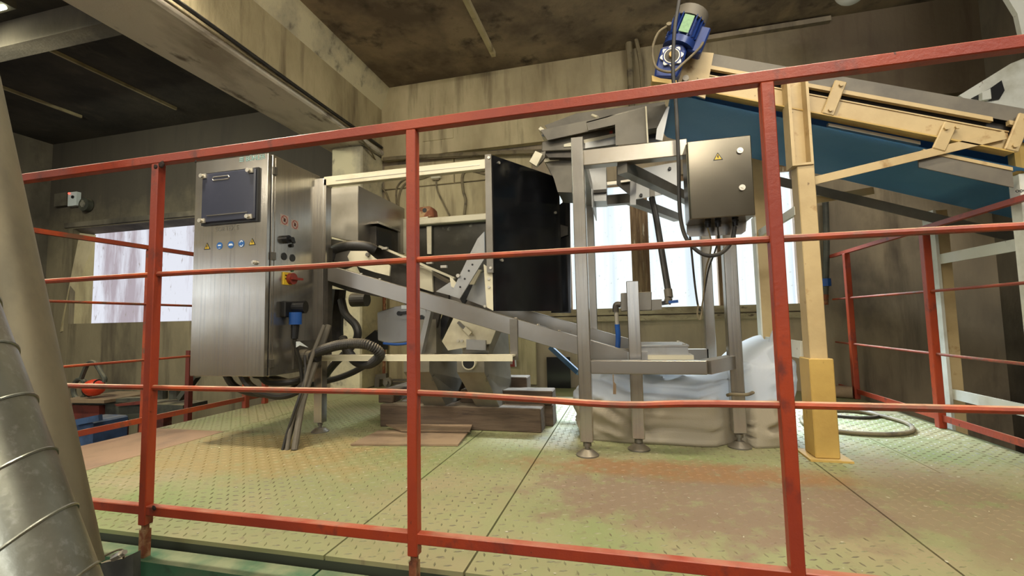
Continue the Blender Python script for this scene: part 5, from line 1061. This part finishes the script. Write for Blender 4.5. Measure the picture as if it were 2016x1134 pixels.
# lamps in the ceiling
lp1 = thing('ceiling_lamp', 'lit greenish tube lamp hanging in the top left corner of the dark bay', 'lamp', (-4.1, 2.0, 2.8))
c = P(4, 16, Z=2.78); bm = BM(); box(bm, c.x - .7, c.x + .04, c.y - .05, c.y + .05, 2.80, 2.86); obj('lamp_housing', bm, m_cover, lp1); bm = BM(); cyl(bm, (c.x - .68, c.y, 2.785), (c.x + .02, c.y, 2.785), 0.016, 12); obj('lamp_tube', bm, m_tube, lp1)
lp2 = thing('ceiling_lamp', 'white round lamp shade cut by the top edge above the red rail at right', 'lamp', (1.62, 3.45, 2.9))
c = P(1676, -22, Y=3.4); bm = BM(); bmesh.ops.create_uvsphere(bm, u_segments=20, v_segments=12, radius=0.10, matrix=Matrix.Translation(c)); obj('lamp_globe', bm, m_chalk, lp2, smooth=True); bm = BM(); cyl(bm, c, (c.x, c.y, ZC), 0.012, 8); obj('lamp_rod', bm, m_cable, lp2)
# white painted hopper part at upper right
wh = thing('white_hopper', 'white painted steel hopper side with a torn dark hole, beyond the conveyor at upper right', 'hopper', (2.2, 3.2, 1.6))
q = [P(u, v, Y=3.3) for u, v in ((1888, 188), (1990, 125), (2040, 105))]
pl = obj('hopper_side', prism(BM(), q + [V((2.745, 3.3, q[2].z + .05)), V((2.745, 3.3, 1.35)), P(1960, 225, Y=3.3)], (0, 0.05, 0)), m_white, wh)
obj('hopper_back', prism(BM(), [V((2.50, 3.35, q[2].z)), V((2.745, 3.35, q[2].z + .05)), V((2.745, 3.35, 1.4)), V((2.5, 3.35, 1.45))], (0, 0.5, 0)), m_white, wh)
bm = polyY([(1913, 193), (1938, 180), (1952, 172), (1972, 158), (1978, 178), (1968, 195), (1950, 198), (1930, 196)], 3.29, 0.008); obj('torn_hole', bm, m_plastic, pl)
bm = polyY([(1934, 182), (1950, 174), (1952, 194), (1934, 197)], 3.26, 0.03); obj('hole_bracket', bm, m_white, pl)
o = obj('white_duct', prism(BM(), [P(u, v, Y=3.1) for u, v in ((1974, -20), (2003, 27), (2013, 72))] + [V((2.74, 3.1, P(2013, 72, Y=3.1).z)), V((2.74, 3.1, 3.08)), V((P(1974, -20, Y=3.1).x - .03, 3.1, 3.08))], (0, 0.03, 0)), m_white); tag(o, 'pale angular duct cut by the top right corner of the picture', 'duct')
# hoses lying on the platform at right
hose('floor_hose', 'tan hose lying in a wide bend on the floor right of the yellow leg', [P(1640, 848, Z=.012), P(1690, 853, Z=.012), P(1745, 855, Z=.012), P(1785, 852, Z=.012), P(1797, 845, Z=.012), P(1785, 833, Z=.012), P(1740, 820, Z=.012), P(1690, 810, Z=.012), P(1640, 808, Z=.012), P(1600, 812, Z=.012), P(1578, 822, Z=.012), P(1590, 838, Z=.012), P(1640, 848, Z=.012)], 0.011, m_cable, 'hose')
hose('floor_hose', 'dark hose lying inside the bend of the tan one on the floor', [P(1640, 818, Z=.01), P(1690, 822, Z=.01), P(1722, 821, Z=.01), P(1728, 816, Z=.01), P(1700, 809, Z=.01), P(1660, 806, Z=.01), P(1625, 806, Z=.01), P(1612, 812, Z=.01), P(1640, 818, Z=.01)], 0.009, m_rubber, 'hose')
rl = thing('rolled_sheet', 'rolled dirty sheet lying at the foot of the right railing', 'roll', P(1665, 775, Z=0))
bm = BM(); a = P(1640, 782, Z=0) + V((0, 0, .045)); b = P(1680, 785, Z=0) + V((0, 0, .045)); cyl(bm, a, b, 0.045, 14); obj('roll_body', bm, m_mat, rl, smooth=True); bm = BM(); cyl(bm, b, b + (b - a).normalized() * .002, 0.02, 12); obj('roll_core', bm, m_plastic, rl)
# scattered chips on the floor
bm = BM()
for i in range(260):
    x, y = random.uniform(-2.2, 1.5), 1.13 + random.random() ** 1.5 * 1.9; s = random.uniform(.002, .006); a = random.random() * PI
    c, sn = math.cos(a) * s, math.sin(a) * s
    prism(bm, [(x + c, y + sn, .0015), (x - sn * .5, y + c * .5, .0015), (x - c, y - sn, .0015), (x + sn * .5, y - c * .5, .0015)], (0, 0, .0015))
o = obj('floor_debris', bm, mat('pale_chips', rgb(186, 180, 160), [], 0.7), kind='stuff'); tag(o, 'pale chips and flakes scattered over the platform floor', 'debris')
